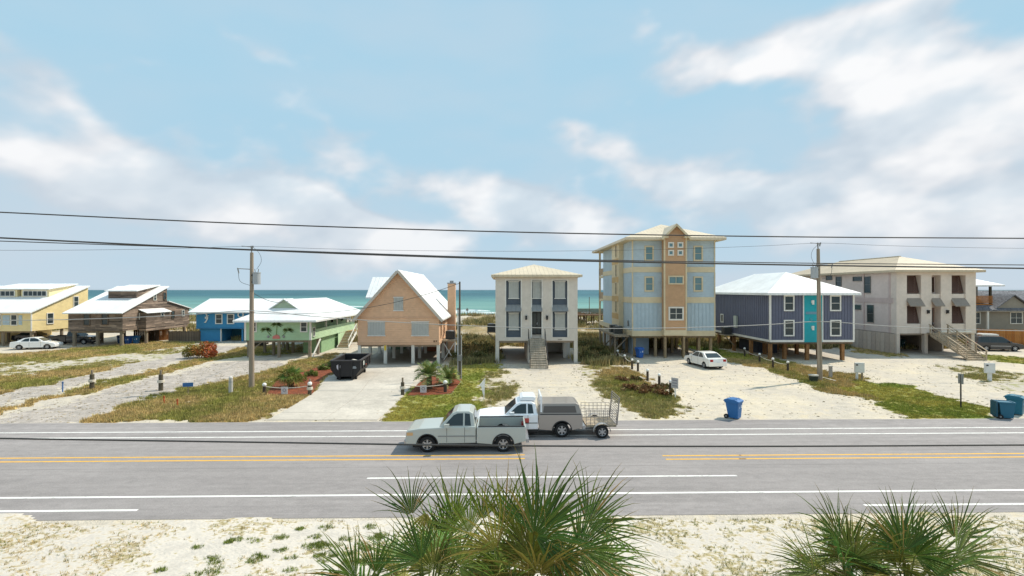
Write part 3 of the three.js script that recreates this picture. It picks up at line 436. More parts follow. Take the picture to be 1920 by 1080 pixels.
// weathered brown house
{
  const b = new Bld('weathered_house', 'weathered brown wood stilt house with white shed roof and dormer', 128, 230, 650), { L, R } = b;
  const yb = b.y(621, R), ye = b.y(586, R), zk = b.z(313, R), zb = b.z(355, R), yt = 7.7;
  const wm = new THREE.MeshStandardMaterial({ map: weatherTex, bumpMap: lapBump, bumpScale: 0.03, roughness: 0.95 });
  const t = (z) => ye + (yt - ye) * (z / zk);
  b.add('wall', prism([[0, yb], [0, ye], [zk, yt], [zk, 5.6], [zb, 4.5], [zb, yb]], 'x', L, R), wm);
  b.add('roof', slab([[L - 0.4, t(0.45) + 0.15, 0.45], [R + 0.25, t(0.45) + 0.15, 0.45], [R + 0.25, yt + 0.15, zk - 0.15], [L - 0.4, yt + 0.15, zk - 0.15]], 0.13), roofWhite);
  b.add('rear_roof', slab([[R + 0.25, 4.42, zb - 0.4], [L - 0.4, 4.42, zb - 0.4], [L - 0.4, 5.72, zk - 0.1], [R + 0.25, 5.72, zk - 0.1]], 0.12), roofWhite);
  const zd = zk * 0.5, x0 = b.x(203, zd), x1 = b.x(256, zd), h = t(zd) + 1.05, d = b.add('dormer', prism([[zd, t(zd) - 0.1], [zd, h], [zk * 0.94, h + 0.75], [zk * 0.94, t(zk * 0.94) - 0.1]], 'x', x0, x1), wm);
  part('dormer_roof', slab([[x0 - 0.3, h + 0.12, zd + 0.35], [x1 + 0.3, h + 0.12, zd + 0.35], [x1 + 0.3, h + 0.95, zk - 0.1], [x0 - 0.3, h + 0.95, zk - 0.1]], 0.12), roofWhite, d);
  const ft = wood(120, 106, 94);
  winPx(b, 158, 168, 590, 609, 0, { f: ft, rows: 2 }); winPx(b, 192, 202, 589, 608, 0, { f: ft, rows: 2 });
  // side bay with its own little roof, windows on the sea-ward wall
  const za = b.z(274, R + 0.9), zc = b.z(352, R + 0.9);
  b.box('side_bay', R - 0.05, R + 0.9, yb - 0.25, 4.25, zc, za, wm); b.add('bay_roof', slab([[R + 1.15, 4.22, za + 0.2], [R + 1.15, 4.22, za - 5], [R - 0.02, 4.7, za - 5], [R - 0.02, 4.7, za + 0.2]], 0.08), roofWhite);
  for (const [px, py, pl, w, hh] of [[304, 588, R + 0.9, 0.55, 0.6], [324, 590, R + 0.9, 0.6, 1.0], [343, 587, R + 0.9, 0.5, 0.8], [264, 593, R, 0.55, 0.75], [290, 557, R, 0.5, 0.8], [308, 555, R, 0.5, 0.9]]) { const z = b.z(px, pl); win(b, 'r', pl + 0.003, b.y(py, pl, z), z, w, hh, { f: px === 324 || px === 308 ? ft : M.trim, fw: 0.07, rows: 2 }); }
  b.piles([[L + 0.4, -0.5], [(L + R) / 2, -0.4], [R - 0.4, -0.4], [L + 0.4, -5], [(L + R) / 2, -5], [R - 0.4, -5], [R - 0.4, zb + 0.6], [R + 0.5, za - 0.6], [(L + R) / 2, zb + 0.6]], yb + 0.03, 0.22, M.post);
  b.box('floor_beam', L + 0.1, R - 0.1, yb - 0.25, yb - 0.003, -0.55, -0.3, M.post);
  const slat = wood(84, 70, 58); for (let i = 0; i < 12; i++) b.box('lattice_board', R - 3.6 + i * 0.3, R - 3.36 + i * 0.3, 0, yb - 0.3, -7.1, -7.04, slat);
}
// blue house
{
  const b = new Bld('blue_house', 'bright blue house with white gable roof and a seahorse ornament', 368, 502, 641), { L, R } = b;
  const wall = lap(58, 140, 190), yb = b.y(615, L), ye = b.y(584, L) , depth = 9.6, yr = 6.0, zr = -depth / 2;
  b.add('wall', prism([[0, yb], [0, ye], [zr, yr - 0.2], [-depth, ye], [-depth, yb]], 'x', L, R), wall);
  b.add('roof', slab([[L - 0.8, ye - 0.05, 0.6], [R + 0.5, ye - 0.05, 0.6], [R + 0.5, yr, zr], [L - 0.8, yr, zr]], 0.16), roofWhite);
  b.add('roof', slab([[R + 0.5, ye - 0.05, -depth - 0.6], [L - 0.8, ye - 0.05, -depth - 0.6], [L - 0.8, yr, zr], [R + 0.5, yr, zr]], 0.16), roofWhite);
  const xm = b.x(412); b.box('lower_wall', L + 0.35, xm, 0, yb, -5.6, -0.25, wall); b.box('corner_board', xm - 0.02, xm + 0.12, 0, yb, -0.36, -0.2, M.white);
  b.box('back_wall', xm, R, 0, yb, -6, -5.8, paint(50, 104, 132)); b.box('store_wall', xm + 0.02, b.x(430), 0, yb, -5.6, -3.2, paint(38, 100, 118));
  b.box('band', L - 0.03, R + 0.03, yb - 0.12, yb + 0.04, -0.4, 0.04, lap(50, 122, 168));
  winPx(b, 405.5, 416, 590, 606, 0, { f: M.white }); winPx(b, 427.5, 438, 590, 606, 0, { f: M.white });
  // seahorse ornament, bent flat from white metal
  const sx = b.x(387), sy = b.y(598, sx), pts = [[-0.02, 0.62], [0.14, 0.56], [0.1, 0.42], [0.2, 0.2], [0.12, -0.1], [-0.02, -0.34], [-0.14, -0.52], [-0.2, -0.42]].map(([x, y]) => new THREE.Vector3(sx + x, sy + y, 0.06));
  const tb = (p, r) => new THREE.TubeGeometry(new THREE.CatmullRomCurve3(p), 20, r, 6); b.add('seahorse', flat([tb(pts, 0.09), bar([sx + 0.1, sy + 0.54, 0.06], [sx + 0.34, sy + 0.44, 0.06], 0.05), box(sx - 0.16, sx + 0.05, sy + 0.02, sy + 0.3, 0.04, 0.08)]), M.white);
  const px = b.x(452); b.add('life_ring', new THREE.TorusGeometry(0.36, 0.09, 8, 20).translate(px, b.y(590, px), 0.1), M.white);
  b.posts([[R - 0.3, -0.4], [R - 0.3, -5], [xm + 3, -0.4]], yb, 0.22, wall);
  b.add('stair_stringer', beam([xm + 1.5, yb, -2.5], [xm + 3.6, 0.4, -2.5], 0.08, 0.3), M.white); b.box('carport_slab', L, R, -0.1, 0.03, -6, 0.2, M.concrete);
}
// green house
{
  const b = new Bld('green_house', 'mint green stilt house with white hip roof and painted palm trees', 459, 583, 671), { L, R } = b;
  const yb = b.y(638, R), ye = b.y(602, R), zb = b.z(674, R), wall = lap(176, 208, 168), bright = lap(196, 226, 184), zi = R - 1.7, wood2 = wood(176, 146, 96);
  b.box('wall', L, R, yb, ye, -1.4, 0, wall); b.box('wall', L, zi, yb, ye, zb, -1.4, wall);
  b.box('porch_wall', R - 0.14, R + 0.002, yb, yb + (ye - yb) * 0.52, zb + 2.4, -1.4, bright); b.box('porch_floor', zi, R - 0.14, yb, yb + 0.12, zb, -1.4, M.deckw);
  for (const z of [-5, -9, -13, zb + 2.5]) b.box('porch_post', R - 0.16, R - 0.02, yb + (ye - yb) * 0.52, ye, z - 0.07, z + 0.07, M.white);
  const cx = (L + R) / 2, zg = -1.75, yg = 5.95, o = 0.85;
  b.add('roof', hip(L - o, R + o, o, zb - 0.5, ye + 0.12, 6.25, -3.6, zb + 3.6, 0.2), roofWhite);
  const g0 = [[cx - 1.55, 5.28, zg + 0.3], [cx + 1.55, 5.28, zg + 0.3], [cx, 6.28, zg + 0.3]];
  b.add('gablet', prism([[cx - 1.5, 5.2], [cx + 1.5, 5.2], [cx, 6.2]], 'z', zg - 1.4, zg + 0.1), lap(178, 196, 168));
  b.add('gablet_roof', flat([slab([[cx - 1.7, 5.16, zg + 0.35], [cx, 6.32, zg + 0.35], [cx, 6.32, zg - 2.2], [cx - 1.7, 5.16, zg - 2.2]].reverse(), 0.1), slab([[cx + 1.7, 5.16, zg + 0.35], [cx + 1.7, 5.16, zg - 2.2], [cx, 6.32, zg - 2.2], [cx, 6.32, zg + 0.35]].reverse(), 0.1)].map((g) => g)), roofWhite);
  b.box('corner_board', R - 0.16, R + 0.04, yb, ye, -0.16, 0.04, M.white); b.box('corner_board', L - 0.04, L + 0.16, yb, ye, -0.16, 0.04, M.white);
  winPx(b, 565, 575, 605, 621, 0, { f: M.white }); winPx(b, 473, 480, 605, 621, 0, { f: M.white });
  // cut-out palms and flamingo sign fixed to the front wall
  const px = b.x(518), py = b.y(636, px), art = [], R3 = rng(9);
  for (const [dx, top, lean] of [[0.05, 1.55, 0.12], [-0.95, 1.0, -0.25], [1.15, 0.95, 0.3]]) {
    art.push(beam([px + dx * 0.55, py + 0.35, 0.03], [px + dx + lean * 0.4, py + top, 0.03], 0.09, 0.04));
    for (let i = 0; i < 9; i++) { const a = -0.5 + i / 8 * 4.14, l = 0.55 + 0.2 * R3(); const ex = px + dx + lean * 0.4 + Math.cos(a) * l, ey = py + top + Math.sin(a) * l * 0.55 - 0.12; art.push(poly([[[px + dx + lean * 0.4 - 0.05, py + top, 0.05], [mix(px + dx + lean * 0.4, ex, 0.5) + 0.07, mix(py + top, ey, 0.5) - 0.06 + 0.1, 0.05], [ex, ey, 0.05], [mix(px + dx + lean * 0.4, ex, 0.5) - 0.07, mix(py + top, ey, 0.5) + 0.22, 0.05]]])); }
  }
  b.add('palm_art', flat(art), mat(112, 132, 78, { side: THREE.DoubleSide }));
  b.add('flamingo_sign', flat([prism([[px - 0.38, py + 0.05], [px + 0.42, py + 0.05], [px + 0.36, py + 0.36], [px + 0.05, py + 0.52], [px - 0.34, py + 0.32]], 'z', 0.02, 0.07)]), mat(206, 122, 112));
  for (const s of [-1, 1]) b.add('art_stone', new THREE.SphereGeometry(0.13, 10, 8).scale(1, 1.1, 0.4).translate(px + s * 0.82, py + 0.28, 0.06), M.grey);
  for (const px2 of [621, 640]) { const z = b.z(px2, zi); lampOn(b, zi + 0.002, yb + 1.35, z, 'r'); }
  win(b, 'r', zi + 0.003, yb + 1.1, b.z(655, zi), 0.7, 1.6, { f: M.white }); win(b, 'r', R + 0.003, yb + 0.85, -0.75, 0.5, 0.9, { f: M.white, fw: 0.07 });
  b.box('store_room', L + 4.6, R - 0.35, 0, yb, -11, -4.2, lap(150, 186, 142));
  const zs = b.z(634, R);                                         // stairs climbing the side to the porch
  { const n = 11, x0 = R + 0.05, x1 = R + 1.35, z0 = zs + 0.4, z1 = zs - 3.2; steps(b, n, x0, x1, 0.05, yb, z0, z1, wood2, M.white, [x1 + 0.04], M.white); b.box('landing', R, R + 1.4, yb - 0.1, yb, z1 - 1.4, z1, wood2); b.posts([[R + 1.3, z1 - 1.3]], yb, 0.14, M.post); b.box('stair_side', R + 0.01, R + 0.045, 0, yb - 0.05, z1, z0 - 0.3, bright); b.box('stair_pad', R - 0.1, R + 1.8, -0.1, 0.05, z0, z0 + 1.1, M.concrete); }
  b.add('brace', beam([R + 0.1, 0.05, -0.2], [R + 0.1, yb - 0.1, -2.6], 0.12, 0.12), M.white);
  b.posts([[R - 0.2, -0.25], [cx, -0.3], [L + 0.3, -0.3], [cx, -4], [L + 0.3, -4], [L + 2.2, -2], [cx, -9], [L + 0.3, -9], [R - 0.2, -2.7], [cx - 1.7, -6.5]], yb, 0.26, M.post);
  b.add('knee_brace', beam([L + 0.3, 0.5, -0.3], [L + 1.9, yb, -0.3], 0.1, 0.1), M.post); b.box('floor_beam', L + 0.1, R - 0.2, yb - 0.24, yb - 0.003, -0.45, -0.2, M.post);
  b.box('carport_slab', L - 0.3, R + 0.4, -0.1, 0.03, zb, 0.2, M.concrete);
}
// peach house
{
  const b = new Bld('peach_house', 'peach house with steep white gable roof and grey storm shutters', 671, 823, 683), { L, R } = b, cx = (L + R) / 2;
  const wall = lap(234, 190, 154), yb = b.y(644.5, cx), ye = b.y(594, cx), yr = b.y(509, cx), zb = -15.6, o = 0.45, s = (yr - ye) / (R - cx);
  b.add('wall', prism([[L, yb], [R, yb], [R, ye], [cx, yr - 0.1], [L, ye]], 'z', zb, 0), wall);
  const oh = 0.4, yo = ye - oh * s;
  b.add('roof', slab([[R + oh, yo + 0.2, o], [R + oh, yo + 0.2, zb - 0.4], [cx, yr + 0.16, zb - 0.4], [cx, yr + 0.16, o]], 0.15), roofWhite);
  b.add('roof', slab([[cx, yr + 0.16, o], [cx, yr + 0.16, zb - 0.4], [L - oh, yo + 0.2, zb - 0.4], [L - oh, yo + 0.2, o]], 0.15), roofWhite);
  for (const q of [-1, 1]) b.add('bargeboard', beam([cx + q * 0.05, yr - 0.02, o + 0.02], [cx + q * (R - cx + oh), yo + 0.03, o + 0.02], 0.07, 0.26), paint(206, 198, 186));
  // shed dormer on the left slope
  { const z0 = -5.6, zr = -8.2, z1 = -10.8, x0 = L - 0.1, e = 6.75, t = 8.75; const d = b.add('side_gable', prism([[z0, ye - 0.5], [z0, e], [zr, t - 0.15], [z1, e], [z1, ye - 0.5]], 'x', x0, cx - 0.6), wall); part('side_gable_roof', flat([slab([[x0 - 0.5, e - 0.25, z0 + 0.45], [cx - 0.3, e - 0.25, z0 + 0.45], [cx - 0.3, t, zr], [x0 - 0.5, t, zr]], 0.12), slab([[cx - 0.3, e - 0.25, z1 - 0.45], [x0 - 0.5, e - 0.25, z1 - 0.45], [x0 - 0.5, t, zr], [cx - 0.3, t, zr]], 0.12)]), roofWhite, d); }
  for (const [a, c, t, u] of [[738.5, 756, 558, 582], [690, 722, 604, 629], [772, 804, 604, 629]]) { const x0 = b.x(a), x1 = b.x(c); hurricane(b, x0, x1, b.y(u, x0), b.y(t, x0), 0.004); }
  b.box('belt_board', L + 0.02, R - 0.02, ye - 0.12, ye, 0.002, 0.035, lap(222, 180, 148)); b.box('skirt_board', L - 0.04, R + 0.04, yb - 0.12, yb + 0.14, zb, 0.04, lap(220, 178, 144));
  { const x = b.x(817), y = b.y(640, x); b.add('number_plate', flat([box(x - 0.22, x - 0.06, y - 0.08, y + 0.08, 0.042, 0.056), box(x + 0.02, x + 0.13, y - 0.05, y + 0.09, 0.042, 0.056)]), mat(132, 98, 74)); }
  const zc = -8.5, xc = R + 0.42; const ch = b.box('chimney', xc - 0.42, xc + 0.42, 0.2, 8.0, zc - 0.5, zc + 0.5, lap(226, 182, 146)); part('chimney_cap', flat([box(xc - 0.48, xc + 0.48, 8.0, 8.12, zc - 0.56, zc + 0.56), box(xc - 0.2, xc + 0.2, 8.12, 8.35, zc - 0.2, zc + 0.2)]), M.galv, ch);
  const px = [b.x(673.5), b.x(722), b.x(774), b.x(821.5)], pw = paint(226, 222, 212); for (const z of [-0.22, -4.2, -8.4, -12.4, zb + 0.3]) b.posts(px.map((x) => [x, z]), yb - 0.1, 0.3, pw);
  { const x = px[1]; b.add('notice', box(x - 0.1, x + 0.1, 1.35, 1.85, -0.068, -0.05), mat(222, 190, 60)); }
  b.box('floor_joists', L + 0.05, R - 0.05, yb - 0.3, yb - 0.122, zb, -0.1, paint(150, 132, 112));
  b.box('carport_slab', L - 0.3, R + 0.3, -0.1, 0.05, zb, 0.45, paint(158, 148, 134)); b.box('rear_store', cx + 0.9, R - 0.4, 0.05, yb - 0.3, zb + 0.5, zb + 5.5, paint(150, 92, 66)); b.box('rear_store', L + 0.6, cx - 1.6, 0.05, yb - 0.3, zb + 0.4, zb + 3.5, paint(92, 112, 92));
  // side stair platform with air conditioner and crossed braces
  const z1 = -2.2, z2 = -5.4; b.box('side_platform', R + 0.02, R + 1.5, yb - 0.02, yb + 0.12, z2, z1, M.deckw); acUnit(b, R + 0.75, yb + 0.12, -3.6); b.posts([[R + 1.4, z1 - 0.1], [R + 1.4, z2 + 0.1]], yb, 0.14, M.white);
  for (const q of [[0.1, 1], [1, 0.1]]) b.add('brace', beam([R + 0.1 + 1.3 * q[0] * 0.9, 0.1, z1 - 0.1], [R + 0.1 + 1.3 * q[1] * 0.9, yb - 0.2, z1 - 0.1], 0.07), M.white);
  for (const z of [-2.0, -4.6]) { const w2 = win(b, 'r', R + 0.003, 3.4, z + 0.4, 0.5, 1.5, { f: lap(214, 172, 138), rows: 2 }); }
}
// two-storey narrow white-grey house
{
  const b = new Bld('greige_house', 'pale grey two storey stilt house with navy window bays and central stair', 929, 1083, 681), { L, R } = b, cx = (L + R) / 2;
  const wall = paint(222, 213, 202), navy = paint(86, 96, 108), zb = -13, yb = b.y(639, cx), ye = b.y(519, cx), dz = -0.32, cols = [[949, 976.5], [997.5, 1015.5], [1036, 1064]].map(([a, c]) => [b.x(a), b.x(c)]);
  b.box('wall', L, R, yb, ye, zb, dz, wall);
  const xs = [L, ...cols.flat(), R]; for (let i = 0; i < xs.length; i += 2) b.box('pier', xs[i], xs[i + 1], yb, ye, dz, 0, wall);
  const yt = b.y(526, cx), yl = b.y(632.5, cx), ym = b.y(583, cx), yu = b.y(573, cx);
  cols.forEach(([a, c], i) => {
    b.box('lintel', a, c, yt, ye, dz, -0.003, wall); if (i !== 1) b.box('sill', a, c, yb, yl, dz, -0.003, wall);
    b.box('bay_panel', a, c, yu, yt, dz, dz + 0.03, navy); if (i !== 1) b.box('bay_panel', a, c, yl, ym, dz, dz + 0.03, navy);
    b.add('bay_trim', flat([box(a - 0.09, a, yl, ye - 0.25, 0, 0.03), box(c, c + 0.09, yl, ye - 0.25, 0, 0.03), box(a - 0.09, c + 0.09, yt, yt + 0.09, 0.0, 0.034)]), M.white);
    b.add('awning', slab([[a - 0.05, ym + 0.02, 0.42], [c + 0.05, ym + 0.02, 0.42], [c + 0.05, yu + 0.08, dz + 0.04], [a - 0.05, yu + 0.08, dz + 0.04]], 0.07), ribbed(150, 152, 152));
    const sx = i === 1 ? [a + 0.08, c - 0.06] : [mix(a, c, 0.18), mix(a, c, 0.86)];
    hurricane(b, sx[0], sx[1], b.y(559, cx), b.y(528.5, cx), dz + 0.034); if (i !== 1) hurricane(b, sx[0], sx[1], b.y(618, cx), b.y(587.5, cx), dz + 0.034);
  });
  { const [a, c] = cols[1], d0 = b.y(627.5, cx), d1 = ym - 0.1; const d = b.add('door', flat([box(a, a + 0.1, d0, d1, dz, dz + 0.12), box(c - 0.1, c, d0, d1, dz, dz + 0.12), box(a + 0.1, c - 0.1, d1 - 0.1, d1, dz, dz + 0.12), box(mix(a, c, 0.5) - 0.05, mix(a, c, 0.5) + 0.05, d0, d1 - 0.1, dz, dz + 0.12), box(a + 0.1, c - 0.1, d0, d0 + 0.12, dz, dz + 0.118)]), M.dark); for (const [p, q] of [[a + 0.1, mix(a, c, 0.5) - 0.05], [mix(a, c, 0.5) + 0.05, c - 0.1]]) part('pane', box(p, q, d0 + 0.12, d1 - 0.1, dz + 0.03, dz + 0.05), M.glass, d); part('handle', box(mix(a, c, 0.5) + 0.02, mix(a, c, 0.5) + 0.06, d0 + 1, d0 + 1.2, dz + 0.12, dz + 0.18), M.alloy, d); }
  lampOn(b, b.x(986.5), b.y(596, cx), 0.002); lampOn(b, b.x(1025.5), b.y(596, cx), 0.002);
  { const x = b.x(1050), y = b.y(636.5, x); b.add('number_plate', box(x - 0.22, x + 0.2, y - 0.04, y + 0.03, 0.001, 0.016), mat(140, 132, 124)); }
  b.add('roof', hip(L - 0.42, R + 0.42, 0.5, zb - 0.5, ye + 0.2, 10.05, -4.4, zb + 4.2, 0.22), roofCream); b.box('soffit_board', L - 0.02, R + 0.02, ye - 0.12, ye - 0.02, 0.001, 0.05, paint(214, 204, 190));
  // garage level
  const w2 = paint(224, 217, 206), xa = b.x(990), xb = b.x(994.5), xc = b.x(1017.5), xd = b.x(1022);
  b.posts([[L + 0.18, -0.2], [R - 0.18, -0.2], [L + 0.18, -6], [R - 0.18, -6], [L + 0.18, zb + 0.3], [b.x(1068), -4]], yb, 0.36, w2); b.box('garage_wall', xa, xb, 0, yb, -9, -0.05, w2); b.box('garage_wall', xc, xd, 0, yb, -9, -0.05, w2);
  b.box('garage_back', xd, R - 0.5, 0.04, yb, -9, -8.8, w2); b.box('side_wall', R - 0.24, R - 0.02, 0, yb, zb, -6.2, w2); b.box('side_wall', L + 0.02, L + 0.22, 0, yb, zb, -7, w2);
  b.box('garage_slab', L - 0.1, R + 0.3, -0.1, 0.05, zb, 0.35, paint(168, 158, 146)); b.box('ceiling_joists', L + 0.1, R - 0.1, yb - 0.22, yb - 0.003, zb, -0.4, paint(170, 158, 146));
  // front stair
  { const x0 = b.x(996.5, 0.6), x1 = b.x(1015.5, 0.6), foot = 4.0, top = yb - 0.02 + 0.28; b.box('landing', x0 - 0.02, x1 + 0.02, top - 0.14, top, 0.003, 0.62, M.deckw); steps(b, 13, x0 - 0.25, x1 + 0.25, 0.03, top, foot, 0.6, wood(212, 204, 192), wood(206, 198, 186), [], M.black); for (const x of [x0 - 0.3, x1 + 0.32]) { b.add('handrail', beam([x, 1.0, foot], [x, top + 0.95, 0.6], 0.06), M.dark); for (let i = 0; i < 5; i++) { const t = i / 4; b.add('rail_post', beam([x, t * top, mix(foot, 0.6, t)], [x, t * top + 0.97, mix(foot, 0.6, t)], 0.05), M.dark); } } b.box('stair_pad', x0 - 0.5, x1 + 0.5, -0.1, 0.05, foot - 0.1, foot + 0.4, M.concrete); }
  acUnit(b, L - 0.55, 2.6, -7); b.box('unit_shelf', L - 1.05, L - 0.02, 2.5, 2.6, -7.5, -6.5, M.post); b.add('shelf_brace', beam([L - 0.95, 2.5, -6.6], [L - 0.02, 1.5, -6.6], 0.09), M.post);
}
// tall blue house with tan tower
{
  const b = new Bld('tall_blue_house', 'tall pale blue three storey stilt house with tan central tower', 1186, 1340, 669.5), { L, R } = b, cx = (L + R) / 2;
  const blue = lap(186, 203, 212), plain = paint(184, 202, 212), tan = paint(222, 206, 172), brown = lap(204, 164, 126), zb = b.z(1131, L), yb = b.y(630, R), y1 = b.y(620, R), y2 = b.y(568, R), y3 = b.y(557, R), y4 = b.y(510.5, R), y5 = b.y(500.5, R), ye = b.y(451, R);
  b.box('wall', L, R, y1, y2, zb, 0, plain); b.box('wall', L, R, y3, y4, zb, 0, blue); b.box('wall', L, R, y5, ye, zb, 0, blue);
  for (const [a, c] of [[yb, y1], [y2, y3], [y4, y5]]) b.box('band', L - 0.05, R + 0.05, a, c, zb - 0.05, 0.05, tan);
  for (const x of [L, R]) for (const [a, c] of [[y1, y2], [y3, y4], [y5, ye]]) b.box('corner_board', x - 0.06, x + 0.06, a, c, -0.07, 0.06, tan);
  const tz = 0.95, tx0 = b.x(1246, tz), tx1 = b.x(1286.5, tz), tc = (tx0 + tx1) / 2, tye = b.y(443, tc, tz), tyr = b.y(423, tc, tz);
  const yf = b.y(619, tc, tz);
  b.add('tower', prism([[tx0, yf], [tx1, yf], [tx1, tye], [tc, tyr], [tx0, tye]], 'z', -3.6, tz), brown); b.box('tower_base', tx0 - 0.05, tx1 + 0.05, b.y(629, tc, tz), yf, 0.051, tz + 0.05, tan);
  for (const x of [tx0, tx1]) b.box('corner_board', x - 0.08, x + 0.08, yf + 0.01, tye, tz - 0.08, tz + 0.06, tan);
  { const s = (tyr - tye) / (tx1 - tc), o = 0.4, ya = tye - o * s + 0.18, yb2 = tyr + 0.18; b.add('tower_roof', flat([slab([[tx1 + o, ya, tz + 0.5], [tx1 + o, ya, -4.4], [tc, yb2, -4.4], [tc, yb2, tz + 0.5]], 0.14), slab([[tc, yb2, tz + 0.5], [tc, yb2, -4.4], [tx0 - o, ya, -4.4], [tx0 - o, ya, tz + 0.5]], 0.14)]), roofCream); for (const q of [-1, 1]) b.add('bargeboard', beam([tc + q * 0.04, yb2 - 0.18, tz + 0.52], [tc + q * (tx1 - tc + o), ya - 0.16, tz + 0.52], 0.06, 0.2), tan); for (const q of [tx0, tx1]) b.box('gable_return', q - 0.3, q + 0.3, tye - 0.22, tye - 0.02, tz + 0.06, tz + 0.45, tan); }
  b.add('roof', hip(L - 0.95, R + 0.95, 0.82, zb - 3.6, ye + 0.28, ye + 2.3, -4.4, zb + 4, 0.28), roofCream); b.box('soffit', L - 0.85, R + 0.85, ye - 0.03, ye - 0.005, zb - 3.4, 0.7, tan);
  const tealG = new THREE.MeshPhysicalMaterial({ color: new THREE.Color().setRGB(0.10, 0.2, 0.21), roughness: 0.08, clearcoat: 1 });
  for (const [x0, x1] of [[1211, 1223], [1303, 1315]]) for (const [t, u] of [[463.5, 487], [521, 544]]) winPx(b, x0, x1, t, u, 0, { f: tan, fw: 0.16, glass: tealG });
  for (const [x0, x1] of [[1255, 1261], [1272.5, 1278.5]]) for (const [t, u] of [[456.5, 462.5], [471, 477]]) winPx(b, x0, x1, t, u, tz, { f: M.trim, fw: 0.14, rows: 1, glass: tealG });
  winPx(b, 1255, 1279.5, 519.5, 531, tz, { f: tan, cols: 2, rows: 1, fw: 0.14, glass: tealG }); winPx(b, 1256, 1279, 578, 598, tz, { f: M.trim, cols: 2, rows: 2, fw: 0.16 });
  const bg = new THREE.BoxGeometry(0.07, y2 - y1, 0.05); for (const [a, c] of [[L + 0.1, tx0 - 0.1], [tx1 + 0.1, R - 0.1]]) { const n = Math.round((c - a) / 0.42); for (let i = 1; i < n; i++) { const o = b.add('batten', bg, plain); o.position.set(mix(a, c, i / n), (y1 + y2) / 2, 0.026); } }
  // side: stair turret, bands, windows
  const s0 = b.z(1161, L - 0.5), s1 = b.z(1148, L - 0.5); b.box('stair_turret', L - 0.55, L - 0.01, yb + 0.3, ye, s1, s0, tan); for (const py of [471, 508, 541, 574]) { const z = (s0 + s1) / 2 + (s0 - s1) * 0.18; win(b, 'l', L - 0.553, b.y(py, L - 0.55, z), z, 0.6, 1.35, { f: tan, fw: 0.08, rows: 1 }); }
  for (const py of [491, 525, 560, 592]) { const z = (s0 + s1) / 2; b.box('turret_panel', L - 0.6, L - 0.553, b.y(py + 5, L, z), b.y(py - 5, L, z), s1 + 0.2, s0 - 0.2, paint(206, 172, 118)); }
  // sea-side balconies
  const zq = zb - 3.2; for (const [y, h] of [[y2, 1.1], [y4, 1.1]]) { b.box('balcony_floor', L, R, y - 0.2, y + 0.1, zq, zb - 0.051, tan); b.box('balcony_rail', L, L + 0.08, y + 0.15, y + h, zq, zb - 0.06, paint(176, 150, 120)); } b.posts([[L + 0.12, zq + 0.15], [R - 0.12, zq + 0.15]], ye, 0.24, tan, 0); b.box('balcony_floor', L, R, yb, y1, zq, zb - 0.052, tan);
  // side platform with units, stilts, ground-level rooms
  b.box('side_platform', L - 1.7, L - 0.06, yb - 0.2, yb + 0.02, b.z(1150, L), -1.2, M.deckw); acUnit(b, L - 0.9, yb + 0.02, -3.0); acUnit(b, L - 0.9, yb + 0.02, -5.2);
  for (const z of [-1.6, -4.2, -7]) { b.posts([[L - 1.55, z]], yb - 0.2, 0.16, M.post); b.add('brace', beam([L - 1.55, 0.6, z], [L - 0.1, yb - 0.2, z], 0.12), M.post); }
  const P = []; for (const z of [-0.4, -4, -7.6, -11.2, zb + 0.4]) for (const x of [L + 0.3, L + 2.6, tc - 0.7, tc + 1.3, R - 1.6, R - 0.3]) P.push([x, z]); b.posts(P, yb, 0.27, wood(176, 158, 128)); b.posts([[tx0 + 0.15, tz - 0.3], [tx1 - 0.15, tz - 0.3]], yb, 0.24, wood(176, 158, 128)); b.piles([[L - 1.2, -9], [L - 1.2, -12]], yb, 0.16, M.post);
  b.box('floor_joists', L, R, yb - 0.2, yb - 0.004, zb, -0.1, wood(140, 124, 100)); b.box('ground_room', L + 0.5, L + 2.4, 0, yb - 0.2, -7, -2.2, paint(150, 170, 188)); b.box('side_room', L - 0.9, L + 0.1, 0, yb - 0.2, -12, -7.4, paint(206, 208, 206)); b.box('parking_slab', L - 0.2, R + 0.2, -0.1, 0.03, -13, 0.5, paint(186, 176, 162));
  b.box('meter_box', L - 0.14, L - 0.062, y1 + 0.4, y1 + 1, -1.9, -1.5, M.grey);
}
